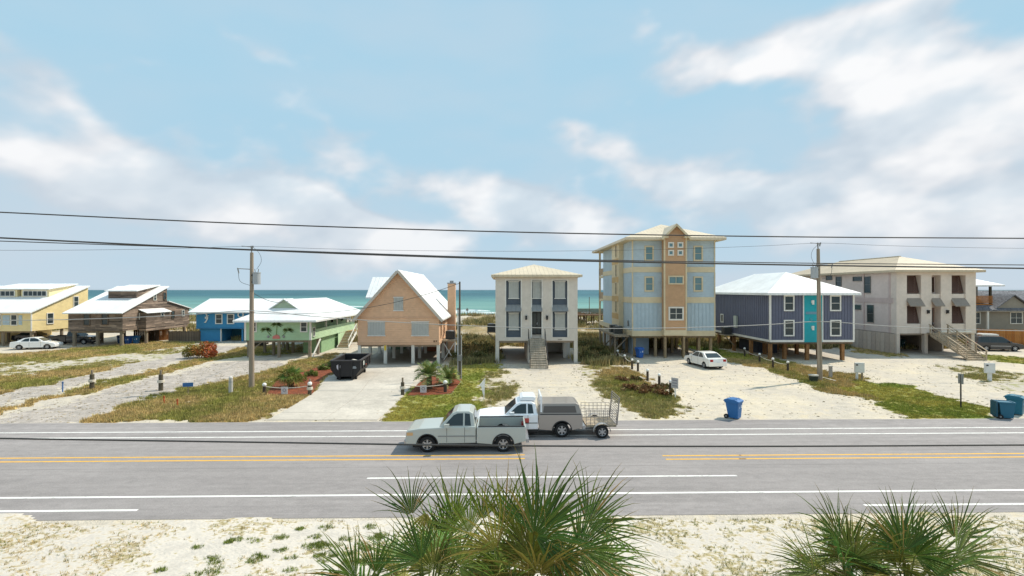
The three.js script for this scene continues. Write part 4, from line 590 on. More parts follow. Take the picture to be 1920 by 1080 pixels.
// slate house
{
  const b = new Bld('slate_house', 'slate blue house with teal door panel and white hip roof', 1444, 1600, 676), { L, R } = b, cx = (L + R) / 2;
  const wall = paint(106, 110, 130), teal = paint(32, 164, 176), yb = b.y(641.5, L), ye = b.y(551, L), zb = -17;
  b.box('wall', L, R, yb, ye, zb, 0, wall); b.add('roof', hip(L - 0.5, R + 0.5, 0.5, zb - 0.5, ye + 0.1, 9.3, -4.8, zb + 5, 0.24), roofWhite);
  const bh = ye - yb - 0.3, bf = new THREE.BoxGeometry(0.05, bh, 0.04), bs = new THREE.BoxGeometry(0.04, bh, 0.05), t0 = b.x(1507), t1 = b.x(1541);
  const W = [[1471.5, 1486.5], [1558, 1574]]; for (let x = L + 0.3; x < R - 0.2; x += 0.3) { if (x > t0 - 0.1 && x < t1 + 0.1) continue; const o = b.add('batten', bf, wall); o.position.set(x, yb + 0.24 + bh / 2, 0.021); }
  for (let z = -0.3; z > zb; z -= 0.42) { const o = b.add('batten', bs, wall); o.position.set(L - 0.021, yb + 0.24 + bh / 2, z); }
  b.box('door_panel', t0, t1, yb - 0.02, ye - 0.02, 0, 0.06, teal); b.box('panel_trim', t0 - 0.1, t0, yb, ye - 0.03, 0, 0.07, M.white); b.box('panel_trim', t1, t1 + 0.1, yb, ye - 0.03, 0, 0.07, M.white);
  b.add('sill_board', flat([box(L - 0.05, t0 - 0.1, yb, yb + 0.22, 0, 0.075), box(t1 + 0.1, R + 0.05, yb, yb + 0.22, 0, 0.075), box(L - 0.075, L, yb, yb + 0.22, zb, -0.001)]), M.white);
  for (const x of [L, R]) b.box('corner_board', x - 0.08, x + 0.08, yb + 0.22, ye - 0.02, -0.1, 0.08, M.white); b.box('frieze_board', L - 0.06, R + 0.06, ye - 0.14, ye - 0.02, 0.001, 0.085, M.white);
  for (const [a, c] of W) for (const [t, u] of [[556, 581], [602, 628]]) winPx(b, a, c, t, u, 0.02, { f: M.white, fw: 0.13, d: 0.09 });
  for (const py of [567, 615]) { const x = b.x(1523); const o = b.add('panel_lamp', flat([box(-0.1, 0.1, -0.22, 0.22, 0, 0.12), box(-0.16, -0.06, -0.06, 0.2, 0, 0.1)]), M.white); o.position.set(x, b.y(py, x), 0.062); }
  { const x0 = b.x(1510), x1 = b.x(1531), y = b.y(587, x0); b.add('name_plate', box(x0, x1, y - 0.12, y + 0.14, 0.06, 0.09), paint(112, 150, 168)); b.add('shell_emblem', new THREE.SphereGeometry(0.2, 14, 10).scale(1, 0.85, 0.25).translate(b.x(1520), b.y(599, x0), 0.07), paint(70, 164, 176)); }
  { let z = b.z(1354.5, L); win(b, 'l', L - 0.003, b.y(596.5, L, z), z, 0.55, 0.85, { f: M.white, rows: 1 }); z = b.z(1381.5, L); b.box('meter_box', L - 0.25, L - 0.046, b.y(614, L, z), b.y(592, L, z), z - 0.35, z + 0.35, paint(182, 190, 184)); z = b.z(1373, L); acUnit(b, L - 0.7, yb + 0.05, z); b.box('unit_shelf', L - 1.3, L - 0.08, yb - 0.06, yb + 0.05, z - 0.8, z + 0.8, M.deckw); b.add('shelf_brace', beam([L - 1.2, yb - 0.05, z + 0.7], [L - 0.1, yb - 1.2, z + 0.7], 0.1), M.post); }
  const P = [], xs = [b.x(1447), b.x(1483), b.x(1516.5), b.x(1549), b.x(1583)]; xs.forEach((x, i) => [-0.35, -4.4, -8.6, -12.8].forEach((z) => P.push([x, z - (i % 2) * 0.9]))); b.posts(P, yb - 0.2, 0.32, M.pile); b.box('floor_beam', L + 0.02, R - 0.02, yb - 0.22, yb - 0.004, zb, -0.1, wood(128, 112, 92));
  b.box('ground_store', L + 1.9, L + 4.2, 0, yb - 0.22, -11, -6.4, mat(52, 58, 70)); b.add('under_rail', beam([L + 2, 0.5, -2.2], [R - 0.5, 1.2, -8], 0.08), M.post);
}
// large tan house with deep window bays
{
  const b = new Bld('tan_house', 'large pinkish tan stilt house with deep window bays and front stairs', 1681, 1830, 664), { L, R } = b, cx = (L + R) / 2;
  const wall = paint(226, 212, 200), side = paint(222, 206, 198), zb = -22, yb = b.y(625.5, L), ye = b.y(510, L), dz = -0.8, cols = [[1700.5, 1727], [1747, 1764], [1784.5, 1810.5]].map(([a, c]) => [b.x(a), b.x(c)]);
  b.box('wall', L, R, yb, ye, zb, dz, side); const xs = [L, ...cols.flat(), R]; for (let i = 0; i < xs.length; i += 2) b.box('pier', xs[i], xs[i + 1], yb, ye, dz, 0, wall);
  const yt = b.y(516, cx), ym = b.y(573.5, cx), yu = b.y(561, cx), ys = b.y(551, cx), yl = b.y(607, cx), dark = paint(92, 66, 56), tg = new THREE.MeshPhysicalMaterial({ color: new THREE.Color().setRGB(0.05, 0.035, 0.028), roughness: 0.2 });
  cols.forEach(([a, c], i) => {
    b.box('lintel', a, c, yt, ye, dz, -0.003, wall); b.box('parapet', a, c, yu + 0.1, ys, dz, -0.12, wall); if (i !== 1) b.box('parapet', a, c, yb, yl, dz, -0.12, wall);
    b.add('awning', slab([[a - 0.05, ym + 0.02, 0.55], [c + 0.05, ym + 0.02, 0.55], [c + 0.05, yu + 0.12, -0.1], [a - 0.05, yu + 0.12, -0.1]], 0.08), ribbed(150, 138, 126));
    for (const [p, q] of i === 1 ? [[ys, yt]] : [[ys, yt], [yl, ym]]) {   // top-hung shutter propped out over the window
      win(b, 'f', (a + c) / 2, (p + q) / 2, dz + 0.004, (c - a) * 0.6, (q - p) * 0.75, { f: dark, fw: 0.07, glass: tg }); if (i === 1) continue;
      const y0 = p + 0.1, y1 = q - 0.04, z0 = -0.2, z1 = dz + 0.1, P = (t) => [mix(y0, y1, t), mix(z0, z1, t)], fr = []; for (const x of [a + 0.05, c - 0.12]) fr.push(beam([x, y0, z0], [x, y1, z1], 0.07, 0.05)); for (const t of [0.02, 0.98]) { const [y, z] = P(t); fr.push(box(a + 0.06, c - 0.13, y - 0.04, y + 0.04, z - 0.03, z + 0.03)); }
      const sh = b.add('propped_shutter', flat(fr), dark), lv = []; for (let k = 1; k < 15; k++) { const [y, z] = P(k / 15); lv.push(prism([[z - 0.03, y + 0.05], [z + 0.03, y - 0.06], [z + 0.045, y - 0.06], [z - 0.015, y + 0.05]], 'x', a + 0.09, c - 0.16)); } part('louvres', mergeGeometries(lv), dark, sh);
    }
  });
  { const [a, c] = cols[1]; const d = b.box('door', a + 0.1, c - 0.1, yb + 0.1, ym - 0.25, dz + 0.005, dz + 0.07, paint(120, 96, 84)); part('pane', box(a + 0.35, c - 0.35, yb + 0.9, ym - 0.5, dz + 0.07, dz + 0.085), M.glass, d); part('handle', box(c - 0.3, c - 0.22, yb + 1, yb + 1.2, dz + 0.07, dz + 0.13), M.alloy, d); }
  lampOn(b, b.x(1739), b.y(585, cx), 0.002); lampOn(b, b.x(1775), b.y(585, cx), 0.002);
  b.add('roof', hip(L - 0.6, R + 0.6, 0.6, zb - 0.6, ye + 0.22, 11.45, -5.4, zb + 5.5, 0.26), roofTan); b.add('ridge_cap', beam([cx, 11.47, -5.3], [cx, 11.47, zb + 5.4], 0.26, 0.08), roofCream);
  const bandm = paint(206, 186, 180); b.box('band', L - 0.05, L, b.y(569, L), b.y(559, L), zb, -0.5, bandm); for (const px of [1620, 1668]) { const z = b.z(px, L); b.box('pilaster', L - 0.06, L - 0.001, yb, ye, z - 0.12, z + 0.12, bandm); }
  for (const [px, py, w, h] of [[1627, 534, 1.0, 1.9], [1608, 523, 1.5, 0.45], [1573, 528, 1.0, 1.2], [1555, 521, 1.2, 0.5], [1632.5, 588, 1.0, 2.0], [1608, 576, 1.2, 0.5]]) { const z = b.z(px, L); win(b, 'l', L - 0.003, b.y(py, L, z), z, w, h, { f: paint(120, 122, 118), fw: 0.06, rows: h > 1 ? 2 : 1 }); }
  // enclosed base along the side, boards upright
  { const z0 = -0.3, z1 = zb, n = 30, bm2 = [paint(204, 188, 172), paint(196, 180, 166), paint(210, 195, 180)], gg = metric(new THREE.BoxGeometry(0.05, yb - 0.1, (z0 - z1) / n - 0.05)); for (let i = 0; i < n; i++) { const o = b.add('board', gg, bm2[(i * 7) % 3]); o.position.set(L - 0.03, (yb - 0.1) / 2, mix(z0, z1, (i + 0.5) / n)); } b.box('base_wall', L - 0.004, L + 0.15, 0, yb - 0.05, z1, z0, bm2[1]); b.box('side_deck', L - 1.3, L - 0.056, yb - 0.2, yb - 0.06, zb, -9, M.deckw); }
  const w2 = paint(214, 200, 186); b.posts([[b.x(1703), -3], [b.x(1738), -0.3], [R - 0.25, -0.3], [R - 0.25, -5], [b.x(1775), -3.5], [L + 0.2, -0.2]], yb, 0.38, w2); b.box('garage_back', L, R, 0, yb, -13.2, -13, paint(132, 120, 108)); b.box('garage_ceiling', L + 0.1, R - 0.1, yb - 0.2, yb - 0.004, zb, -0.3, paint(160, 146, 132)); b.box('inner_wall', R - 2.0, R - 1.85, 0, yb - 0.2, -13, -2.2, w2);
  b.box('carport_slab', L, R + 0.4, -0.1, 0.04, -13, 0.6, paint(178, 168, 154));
  { const x0 = b.x(1748, 0.5), x1 = b.x(1766, 0.5), top = yb + 0.1, foot = 5.3; b.box('landing', x0 - 0.2, x1 + 0.3, top - 0.14, top, 0.002, 0.72, M.deckw); const wm = wood(214, 198, 176); steps(b, 14, x0 - 0.35, x1 + 0.35, 0.03, top, foot, 0.7, wm, wm, [], wm); for (const x of [x0 - 0.45, x1 + 0.46]) { for (let i = 0; i < 5; i++) { const t = i / 4, zz = mix(foot, 0.75, t); b.add('rail_post', box(x - 0.05, x + 0.05, t * top - 0.05, t * top + 0.98, zz - 0.05, zz + 0.05), wm); } for (const h of [0.35, 0.65]) b.add('mid_rail', beam([x, h, foot], [x, top + h, 0.75], 0.05, 0.05), wm); b.add('handrail', beam([x, 1.0, foot + 0.1], [x, top + 1.0, 0.6], 0.12, 0.07), wm); } b.box('landing_rail', x1 + 0.35, R - 0.6, top + 0.05, top + 0.2, 0.003, 0.06, M.white); }
}
// right edge: house on posts with wooden decks, and a long grey-roofed house
{
  const z = -66.5, x = xAt(1859, 72); const o = thing('deck_house', 'narrow grey house with white roof and orange wooden balconies behind the tan house', 'house', x, z - 5.5); const w = paint(150, 148, 142), d = wood(196, 132, 70), x0 = -6, x1 = 0.2;
  part('wall', box(x0, x1 - 0.3, 0, 7.8, -12, -2, w), w, o); part('roof', hip(x0 - 0.8, x1 + 0.9, 0.9, -12.5, 8.0, 9.6, -3.4, -9, 0.22), roofWhite, o);
  for (const y of [2.6, 5.3]) { part('balcony_floor', box(x0, x1, y - 0.18, y, -1.99, 0, d), d, o); for (let i = 0; i < 6; i++) part('plank', box(x0, x1, y + 0.12 + i * 0.16, y + 0.25 + i * 0.16, -0.05, -0.01), d, o); part('handrail', box(x0, x1 + 0.02, y + 1.08, y + 1.15, -0.1, 0.03), d, o); }
  for (const px of [x1 - 0.1, x1 - 3]) part('post', box(px - 0.12, px + 0.12, -0.1, 7.78, -0.4, -0.16), wood(88, 86, 72), o);
  const [u, v] = G(1900, 650); const g = thing('grey_house', 'long grey house with dark shingle roof at the right edge', 'house', u + 6, v - 7); const sh = new THREE.MeshStandardMaterial({ map: shingleTex, roughness: 0.95 }), wl = paint(150, 142, 128);
  part('wall', box(-9, 14, 0, 4.6, -10, 0), wl, g); part('roof', slab([[-9.6, 4.5, 0.8], [14.6, 4.5, 0.8], [14.6, 7.2, -5], [-9.6, 7.2, -5]], 0.2), sh, g); part('roof', slab([[14.6, 4.5, -10.8], [-9.6, 4.5, -10.8], [-9.6, 7.2, -5], [14.6, 7.2, -5]], 0.2), sh, g);
  part('gable', prism([[-3.4, 4.6], [1.8, 4.6], [-0.8, 6.4]], 'z', -3, 0.3).translate(1.6, 0, 0), wl, g); part('gable_roof', flat([slab([[-0.8, 6.65, 0.6], [-0.8, 6.65, -4], [-3.9, 4.5, -4], [-3.9, 4.5, 0.6]], 0.14), slab([[2.3, 4.5, 0.6], [2.3, 4.5, -4], [-0.8, 6.65, -4], [-0.8, 6.65, 0.6]], 0.14)]).translate(1.6, 0, 0), sh, g);
  const bb = { add: (n, geo, m) => part(n, geo, m, g) }; for (const xx of [-7.2, -4.6, 1.5]) win(bb, 'f', xx, 3.3, 0.003, 1.6, 1.5, { cols: 2, rows: 2 }); part('fascia', box(-9.5, 14.5, 4.25, 4.42, 0.66, 0.74), M.trim, g); for (const xx of [-8.6, -5.9, -3.2]) part('pilaster', box(xx - 0.12, xx + 0.12, 0, 4.25, 0.5, 0.7), M.trim, g);
}

// ---------------------------------------------------------------- vehicles (front towards +x, on the ground at y = 0)
const tintGlass = new THREE.MeshPhysicalMaterial({ color: new THREE.Color().setRGB(0.03, 0.045, 0.05), roughness: 0.06, specularIntensity: 0.9 });
const gloss = (r, g, b) => new THREE.MeshPhysicalMaterial({ color: new THREE.Color().setRGB(lin(r), lin(g), lin(b)), roughness: 0.42, clearcoat: 0.8, clearcoatRoughness: 0.08, metalness: 0.05 });
function wheel(o, x, z, r, w = 0.22) {
  const s = Math.sign(z), pr = [[0.6, -0.5], [0.86, -0.5], [0.97, -0.38], [1, -0.2], [1, 0.2], [0.97, 0.38], [0.86, 0.5], [0.6, 0.5]].map(([a, b]) => new THREE.Vector2(a * r, b * w));
  const t = part('wheel', new THREE.LatheGeometry(pr, 28).rotateX(Math.PI / 2), M.rubber, o); t.position.set(x, r, z);
  const sp = [new THREE.CylinderGeometry(r * 0.61, r * 0.61, w * 0.6, 24).rotateX(Math.PI / 2).translate(0, 0, -s * w * 0.12), new THREE.TorusGeometry(r * 0.6, 0.018, 6, 28).translate(0, 0, s * w * 0.42)]; part('rim_well', sp[0], M.dark, t);
  const rim = [sp[1], new THREE.CylinderGeometry(r * 0.16, r * 0.18, w * 0.3, 14).rotateX(Math.PI / 2).translate(0, 0, s * w * 0.34)];
  for (let i = 0; i < 6; i++) { const g = new THREE.BoxGeometry(r * 0.2, r * 0.52, 0.03); g.translate(0, r * 0.34, s * w * 0.36); g.rotateZ(i * Math.PI / 3); rim.push(g); }
  part('rim', flat(rim), M.alloy, t);
}
function shell(pts, W, arches, bottom, bevel = 0.06) {            // side outline with wheel arches, given roundness across
  const sh = new THREE.Shape(); sh.moveTo(pts[0][0], pts[0][1]); for (const p of pts.slice(1)) sh.lineTo(p[0], p[1]);
  const last = pts[pts.length - 1], dir = Math.sign(pts[0][0] - last[0]); const ar = arches.slice().sort((a, b) => dir * (a[0] - b[0]));
  for (const [ax, r] of ar) { sh.lineTo(ax - dir * r, bottom); for (let i = 1; i < 10; i++) { const t = i / 10 * Math.PI; sh.lineTo(ax - dir * Math.cos(t) * r, bottom + Math.sin(t) * r * 1.02); } sh.lineTo(ax + dir * r, bottom); }
  sh.closePath();
  const g = new THREE.ExtrudeGeometry(sh, { depth: W - 2 * bevel, bevelEnabled: true, bevelThickness: bevel, bevelSize: bevel * 0.8, bevelOffset: -bevel * 0.8, bevelSegments: 3 }); g.translate(0, 0, -(W - 2 * bevel) / 2); return g;
}
function taper(g, belt, roof, k) { const p = g.attributes.position; for (let i = 0; i < p.count; i++) { const t = clamp((p.getY(i) - belt) / (roof - belt)); p.setZ(i, p.getZ(i) * (1 - k * t)); } g.computeVertexNormals(); return g; }
// one car: lower body outline, cabin outline, glazing outlines
function car(o, { W, low, cab, belt, roof, k = 0.2, arches, bottom = 0.24, r, m, side, screens, front, rear, doors = [] }) {
  const body = part('body', shell(low, W, arches.map((a) => [a, r + 0.07]), bottom), m, o);
  part('cabin', taper(shell(cab, W * 0.95, [], belt - 0.04, 0.05), belt, roof, k), m, o);
  part('underbody', box(low[0][0] * 0.9, low[low.length - 1][0] * 0.9, 0.18, bottom + 0.25, -W * 0.36, W * 0.36), M.black, o);
  const half = (y) => W * 0.475 * (1 - k * clamp((y - belt) / (roof - belt)));
  for (const s of [-1, 1]) for (const w of side) { const sh = THREE.ShapeUtils.triangulateShape(w.map((p) => new THREE.Vector2(...p)), []); const f = sh.map((t) => { const q = t.map((i) => [w[i][0], w[i][1], s * (half(w[i][1]) + 0.008)]); const a = q[0], b = q[1], c = q[2]; const up = (b[0] - a[0]) * (c[1] - a[1]) - (c[0] - a[0]) * (b[1] - a[1]); return (up > 0) === (s > 0) ? q : [a, c, b]; }); part('side_window', poly(f), tintGlass, o); }
  for (const [a, b2] of screens) { const dx = b2[0] - a[0], dy = b2[1] - a[1], l = Math.hypot(dx, dy), sg = a[0] > b2[0] ? 1 : -1, nx = -dy / l * (a[0] > b2[0] ? -1 : 1), ny = Math.abs(dx) / l; const nn = [Math.abs(dy) / l * sg * (dy > 0 ? 1 : -1), Math.abs(dx) / l]; const P = (p, z) => [p[0] + nn[0] * 0.014, p[1] + nn[1] * 0.014, z]; const ha = half(a[1]) - 0.1, hb = half(b2[1]) - 0.1; const q = [P(a, ha), P(a, -ha), P(b2, -hb), P(b2, hb)]; part(sg > 0 ? 'windshield' : 'rear_window', poly([sg > 0 ? q : q.slice().reverse()]), tintGlass, o); }
  for (const a of arches) for (const s of [-1, 1]) wheel(o, a, s * (W / 2 - 0.12), r);
  for (const s of [-1, 1]) { part('headlight', box(front[0] - 0.1, front[0] + 0.02, front[1] - 0.07, front[1] + 0.08, s * W * 0.32 - 0.2, s * W * 0.32 + 0.16), mat(225, 228, 230, { roughness: 0.15 }), o); part('tail_light', box(rear[0] - 0.02, rear[0] + 0.12, rear[1] - 0.1, rear[1] + 0.1, s * W * 0.36 - 0.14, s * W * 0.36 + 0.15), mat(170, 30, 30, { roughness: 0.25 }), o); part('mirror', box(doors[0] - 0.12, doors[0] + 0.1, belt - 0.02, belt + 0.14, s * W * 0.5, s * (W * 0.5 + 0.17)), m, o); }
  for (const s of [-1, 1]) for (const x of doors) { part('door_gap', box(x - 0.008, x + 0.008, bottom + 0.1, belt - 0.02, s * (W / 2 - 0.01), s * (W / 2 + 0.003)), M.dark, o); if (x !== doors[doors.length - 1]) part('door_handle', box(x - 1.02, x - 0.84, belt - 0.14, belt - 0.1, s * (W / 2), s * (W / 2 + 0.03)), m, o); }
  const bw = 0.3; part('plate', box(rear[0] - 0.035, rear[0] - 0.01, 0.62, 0.76, -0.16, 0.16), mat(220, 222, 224), o); part('grille', box(front[0] - 0.02, front[0] + 0.03, 0.42, 0.6, -0.45, 0.45), M.dark, o);
  return body;
}
function sedan(label, x, z, turn, m, group) {
  const o = thing('parked_car', label, 'car', x, z, turn, group);
  car(o, { W: 1.8, low: [[-2.3, 0.3], [-2.33, 0.62], [-2.26, 0.96], [-1.75, 1.02], [-1.0, 1.0], [0.7, 0.96], [1.55, 0.86], [2.12, 0.72], [2.28, 0.55], [2.26, 0.28]], cab: [[-1.8, 0.96], [-1.05, 1.38], [-0.6, 1.45], [0.05, 1.45], [0.35, 1.39], [1.12, 0.92]], belt: 0.96, roof: 1.45, arches: [-1.38, 1.4], r: 0.32, m,
    side: [[[-1.25, 1.0], [-0.85, 1.34], [-0.42, 1.4], [-0.42, 0.99]], [[-0.34, 0.99], [-0.34, 1.4], [0.1, 1.39], [0.36, 1.3], [0.84, 0.98]]], screens: [[[1.02, 1.0], [0.42, 1.36]], [[-1.72, 1.02], [-1.1, 1.36]]], front: [2.2, 0.66], rear: [-2.3, 0.82], doors: [0.78, -0.38, -1.3] }); return o;
}
const faceTo = (ax, az, bx, bz) => Math.atan2(-(bz - az), bx - ax);
const whitePaint = gloss(240, 240, 238), blackPaint = gloss(34, 35, 38), pearl = gloss(238, 236, 230);
{
  // white sedan on the sand drive: nose to the upper left
  const A = G(1338, 697), B = G(1302, 677), m = [(A[0] + B[0]) / 2 + 0.1, (A[1] + B[1]) / 2]; sedan('white sedan parked on the sand drive before the tall blue house', m[0], m[1], faceTo(A[0], A[1], B[0], B[1]) + 0.28, pearl);
  const [x, z] = G(70, 654); sedan('white sedan parked beside the cream house at far left', x, z, 0.28, whitePaint);
  const [x3, z3] = G(452, 651); sedan('dark car parked in the carport of the bright blue house', x3 + 1.2, z3 - 2.4, -1.3, blackPaint);
  const [x4, z4] = G(60, 641); sedan('dark car in the shade beneath the cream house', x4, z4 - 0.4, 0.1, gloss(40, 42, 50));
  const [x5, z5] = G(1915, 655); sedan('dark blue car half hidden beyond the black van at right edge', x5 + 2.8, z5 - 2.5, -0.5, gloss(40, 46, 56));
}
function pickup(name, label, x, z, turn, m, { cap, roofY = 1.82, rack, bedM = m, L = 5.3 } = {}) {
  const o = thing(name, label, 'pickup truck', x, z, turn), W = 1.9, r = 0.37, H = L / 2, bx = -0.35 - 0.1, belt = 1.16, bt = 1.14;
  car(o, { W, low: [[bx, 0.42], [bx, belt + 0.02], [0.75, belt], [1.1, 1.14], [H - 0.6, 1.09], [H - 0.16, 1.02], [H - 0.03, 0.94], [H, 0.6], [H - 0.02, 0.38]], cab: [[bx + 0.02, belt - 0.03], [bx + 0.12, roofY - 0.1], [bx + 0.3, roofY], [0.42, roofY], [0.62, roofY - 0.08], [1.22, belt - 0.05]], belt, roof: roofY, k: 0.18, arches: [H - 0.98], bottom: 0.36, r, m, side: [[[bx + 0.22, belt + 0.04], [bx + 0.28, roofY - 0.12], [bx + 0.5, roofY - 0.09], [bx + 0.5, belt + 0.04]], [[bx + 0.58, belt + 0.04], [bx + 0.58, roofY - 0.09], [0.38, roofY - 0.1], [0.56, roofY - 0.18], [0.98, belt + 0.04]]], screens: [[[1.16, belt + 0.01], [0.64, roofY - 0.1]], [[bx + 0.015, belt + 0.08], [bx + 0.1, roofY - 0.14]]], front: [H - 0.04, 0.84], rear: [-H + 0.02, 0.85], doors: [0.85, bx + 0.5] });
  const rx = -H + 1.02; for (const s of [-1, 1]) { const g = shell([[-H, 0.5], [-H, bt], [bx - 0.04, bt], [bx - 0.04, 0.42]], 0.12, [[rx, r + 0.09]], 0.36, 0.03); g.translate(0, 0, s * (W / 2 - 0.06)); part('bed_side', g, bedM, o); wheel(o, rx, s * (W / 2 - 0.12), r); }
  for (const s of [-1, 1]) { part('rocker', box(bx, H - 1.5, 0.33, 0.43, s * (W / 2 - 0.06), s * (W / 2 + 0.012)), M.dark, o); part('side_moulding', box(bx + 0.02, H - 1.46, 0.72, 0.77, s * (W / 2 - 0.01), s * (W / 2 + 0.012)), M.grey, o); part('turn_lamp', box(H - 0.34, H - 0.06, 0.78, 0.92, s * (W / 2 - 0.03), s * (W / 2 + 0.006)), mat(214, 170, 120, { roughness: 0.2 }), o); part('bed_rail', box(-H + 0.05, bx - 0.1, bt, bt + 0.035, s * (W / 2 - 0.11), s * (W / 2 - 0.01)), M.dark, o); for (const ax of [H - 0.98, -H + 1.02]) part('arch_trim', new THREE.TorusGeometry(r + 0.1, 0.028, 6, 20, Math.PI).translate(ax, 0.36, s * (W / 2 + 0.002)), M.dark, o); }
  part('bed_floor', box(-H + 0.02, bx - 0.04, 0.62, 0.68, -W / 2 + 0.12, W / 2 - 0.12), M.dark, o); part('tailgate', box(-H, -H + 0.07, 0.55, bt - 0.01, -W / 2 + 0.12, W / 2 - 0.12), bedM, o); part('bed_front', box(bx - 0.1, bx - 0.045, 0.6, bt, -W / 2 + 0.12, W / 2 - 0.12), bedM, o); part('rear_bumper', box(-H - 0.14, -H - 0.01, 0.42, 0.58, -W * 0.47, W * 0.47), M.alloy, o); part('front_bumper', box(H - 0.04, H + 0.06, 0.4, 0.56, -W * 0.47, W * 0.47), M.alloy, o);
  if (cap) { const c = part('bed_cap', taper(shell([[-H + 0.02, bt], [-H + 0.16, 1.62], [-H + 0.3, 1.68], [bx - 0.2, 1.68], [bx - 0.06, 1.62], [bx - 0.06, bt]], W * 0.98, [], bt, 0.05), bt, 1.68, 0.14), cap, o); for (const s of [-1, 1]) part('cap_window', poly([[[-H + 0.3, 1.24, s * 0.928], [bx - 0.25, 1.24, s * 0.928], [bx - 0.3, 1.55, s * 0.848], [-H + 0.36, 1.55, s * 0.848]].map((p) => p)].map((f) => (s > 0 ? f : f.slice().reverse()))), mat(96, 86, 78, { roughness: 0.2 }), c); }
  if (rack) { part('roof_box', shell([[bx + 0.1, roofY + 0.02], [bx + 0.1, roofY + 0.2], [bx + 0.2, roofY + 0.24], [0.3, roofY + 0.24], [0.42, roofY + 0.16], [0.42, roofY + 0.02]], 1.2, [], roofY + 0.02, 0.05), m, o); part('headache_rack', flat([...[-0.85, 0, 0.85].map((zz) => box(bx - 0.2, bx - 0.12, bt, roofY + 0.2, zz - 0.05, zz + 0.05)), box(bx - 0.2, bx - 0.12, roofY + 0.2, roofY + 0.3, -0.9, 0.9)]), m, o); }
  return o;
}
{
  // silver pickup in the far lane heading left, white pickup with a tan bed beside it on the shoulder
  const zs = -23.95, zw = -26.15, xs = xAt(876, -zs), xw = xAt(990, -zw);
  const s = pickup('pickup_truck', 'silver grey pickup truck driving left in the far lane', xs, zs, Math.PI, gloss(186, 190, 182), { L: 5.4 });
  const w = pickup('pickup_truck', 'white pickup truck with tan capped bed on the road shoulder', xw, zw, Math.PI, gloss(244, 245, 246), { cap: gloss(150, 140, 130), bedM: gloss(168, 156, 146), roofY: 1.74, rack: true, L: 5.3 });
  part('door_sticker', box(0.0, 0.4, 0.72, 0.98, -0.962, -0.951), mat(196, 84, 74), w); part('lumber', flat([0, 1, 2].map((i) => box(-0.98, -0.6, 0.72 + i * 0.22, 0.9 + i * 0.22, -0.7, 0.7))), mat(226, 180, 110), w);
  // utility trailer behind it: tall mesh cage and lifted ramp gate
  const x0 = xAt(1118, 26.1), o = thing('utility_trailer', 'small utility trailer with tall grey mesh sides behind the white pickup', 'trailer', x0, zw, Math.PI), mt = mat(150, 142, 136, { metalness: 0.3, roughness: 0.5 });
  part('bed', box(-0.85, 0.65, 0.5, 0.6, -0.85, 0.85), M.deckw, o); part('tongue', beam([0.65, 0.52, 0], [0.95, 0.5, 0], 0.09), M.dark, o); const cage = []; for (const s2 of [-0.85, 0.85]) { for (let i = 0; i <= 7; i++) cage.push(bar([-0.85 + i * 1.5 / 7, 0.6, s2], [-0.85 + i * 1.5 / 7, 1.35, s2], 0.014, 6)); for (let j = 0; j < 5; j++) cage.push(bar([-0.85, 0.7 + j * 0.16, s2], [0.65, 0.7 + j * 0.16, s2], 0.012, 6)); } part('mesh_side', flat(cage), mt, o);
  const gate = [beam([-0.87, 0.6, -0.85], [-1.0, 1.95, -0.85], 0.06), beam([-0.87, 0.6, 0.85], [-1.0, 1.95, 0.85], 0.06)]; for (let i = 0; i <= 12; i++) gate.push(bar([-0.87 - 0.13 * i / 12, 0.6 + 1.35 * i / 12, -0.85], [-0.87 - 0.13 * i / 12, 0.6 + 1.35 * i / 12, 0.85], 0.018, 6)); part('ramp_gate', flat(gate), mt, o);
  for (const s2 of [-1, 1]) { wheel(o, -0.1, s2 * 1.0, 0.32); const f = part('fender', new THREE.CylinderGeometry(0.42, 0.42, 0.26, 20, 1, true, -Math.PI / 2, Math.PI).rotateX(-Math.PI / 2).translate(-0.1, 0.32, s2 * 1.0), mat(196, 192, 188, { side: THREE.DoubleSide, metalness: 0.3 }), o); }
}
{
  // dark pickup under the brown house
  const [x, z] = G(140, 645); pickup('pickup_truck', 'black pickup truck parked between the cream and brown houses', x, z, 0.12, blackPaint, {});
  // black van with a white roof box at the right
  const [vx, vz] = G(1872, 659), o = thing('parked_van', 'black van with a white roof box parked beside the tan house', 'van', vx + 0.5, vz - 1, -0.18);
  car(o, { W: 1.95, low: [[-2.45, 0.34], [-2.5, 0.8], [-2.4, 1.08], [1.0, 1.06], [1.7, 0.98], [2.3, 0.84], [2.42, 0.6], [2.4, 0.34]], cab: [[-2.42, 1.02], [-2.2, 1.68], [-1.9, 1.76], [0.1, 1.76], [0.42, 1.68], [1.3, 1.02]], belt: 1.06, roof: 1.76, arches: [-1.5, 1.5], r: 0.36, m: blackPaint, side: [[[-2.1, 1.1], [-1.95, 1.62], [-1.1, 1.66], [-1.1, 1.1]], [[-1.0, 1.1], [-1.0, 1.66], [-0.3, 1.66], [-0.3, 1.1]], [[-0.22, 1.1], [-0.22, 1.66], [0.2, 1.64], [0.95, 1.1]]], screens: [[[1.2, 1.08], [0.48, 1.64]], [[-2.38, 1.12], [-2.22, 1.62]]], front: [2.36, 0.74], rear: [-2.46, 0.9], doors: [0.95, -0.26, -1.05] });
  part('roof_box', shell([[-1.6, 1.8], [-1.65, 1.98], [-1.4, 2.06], [-0.1, 2.02], [0.2, 1.9], [0.1, 1.8]], 1.0, [], 1.8, 0.06), pearl, o); part('side_strip', flat([-1, 1].map((s) => box(-1.05, 1.05, 0.6, 0.66, s * 0.976, s * 0.99))), M.alloy, o);
}

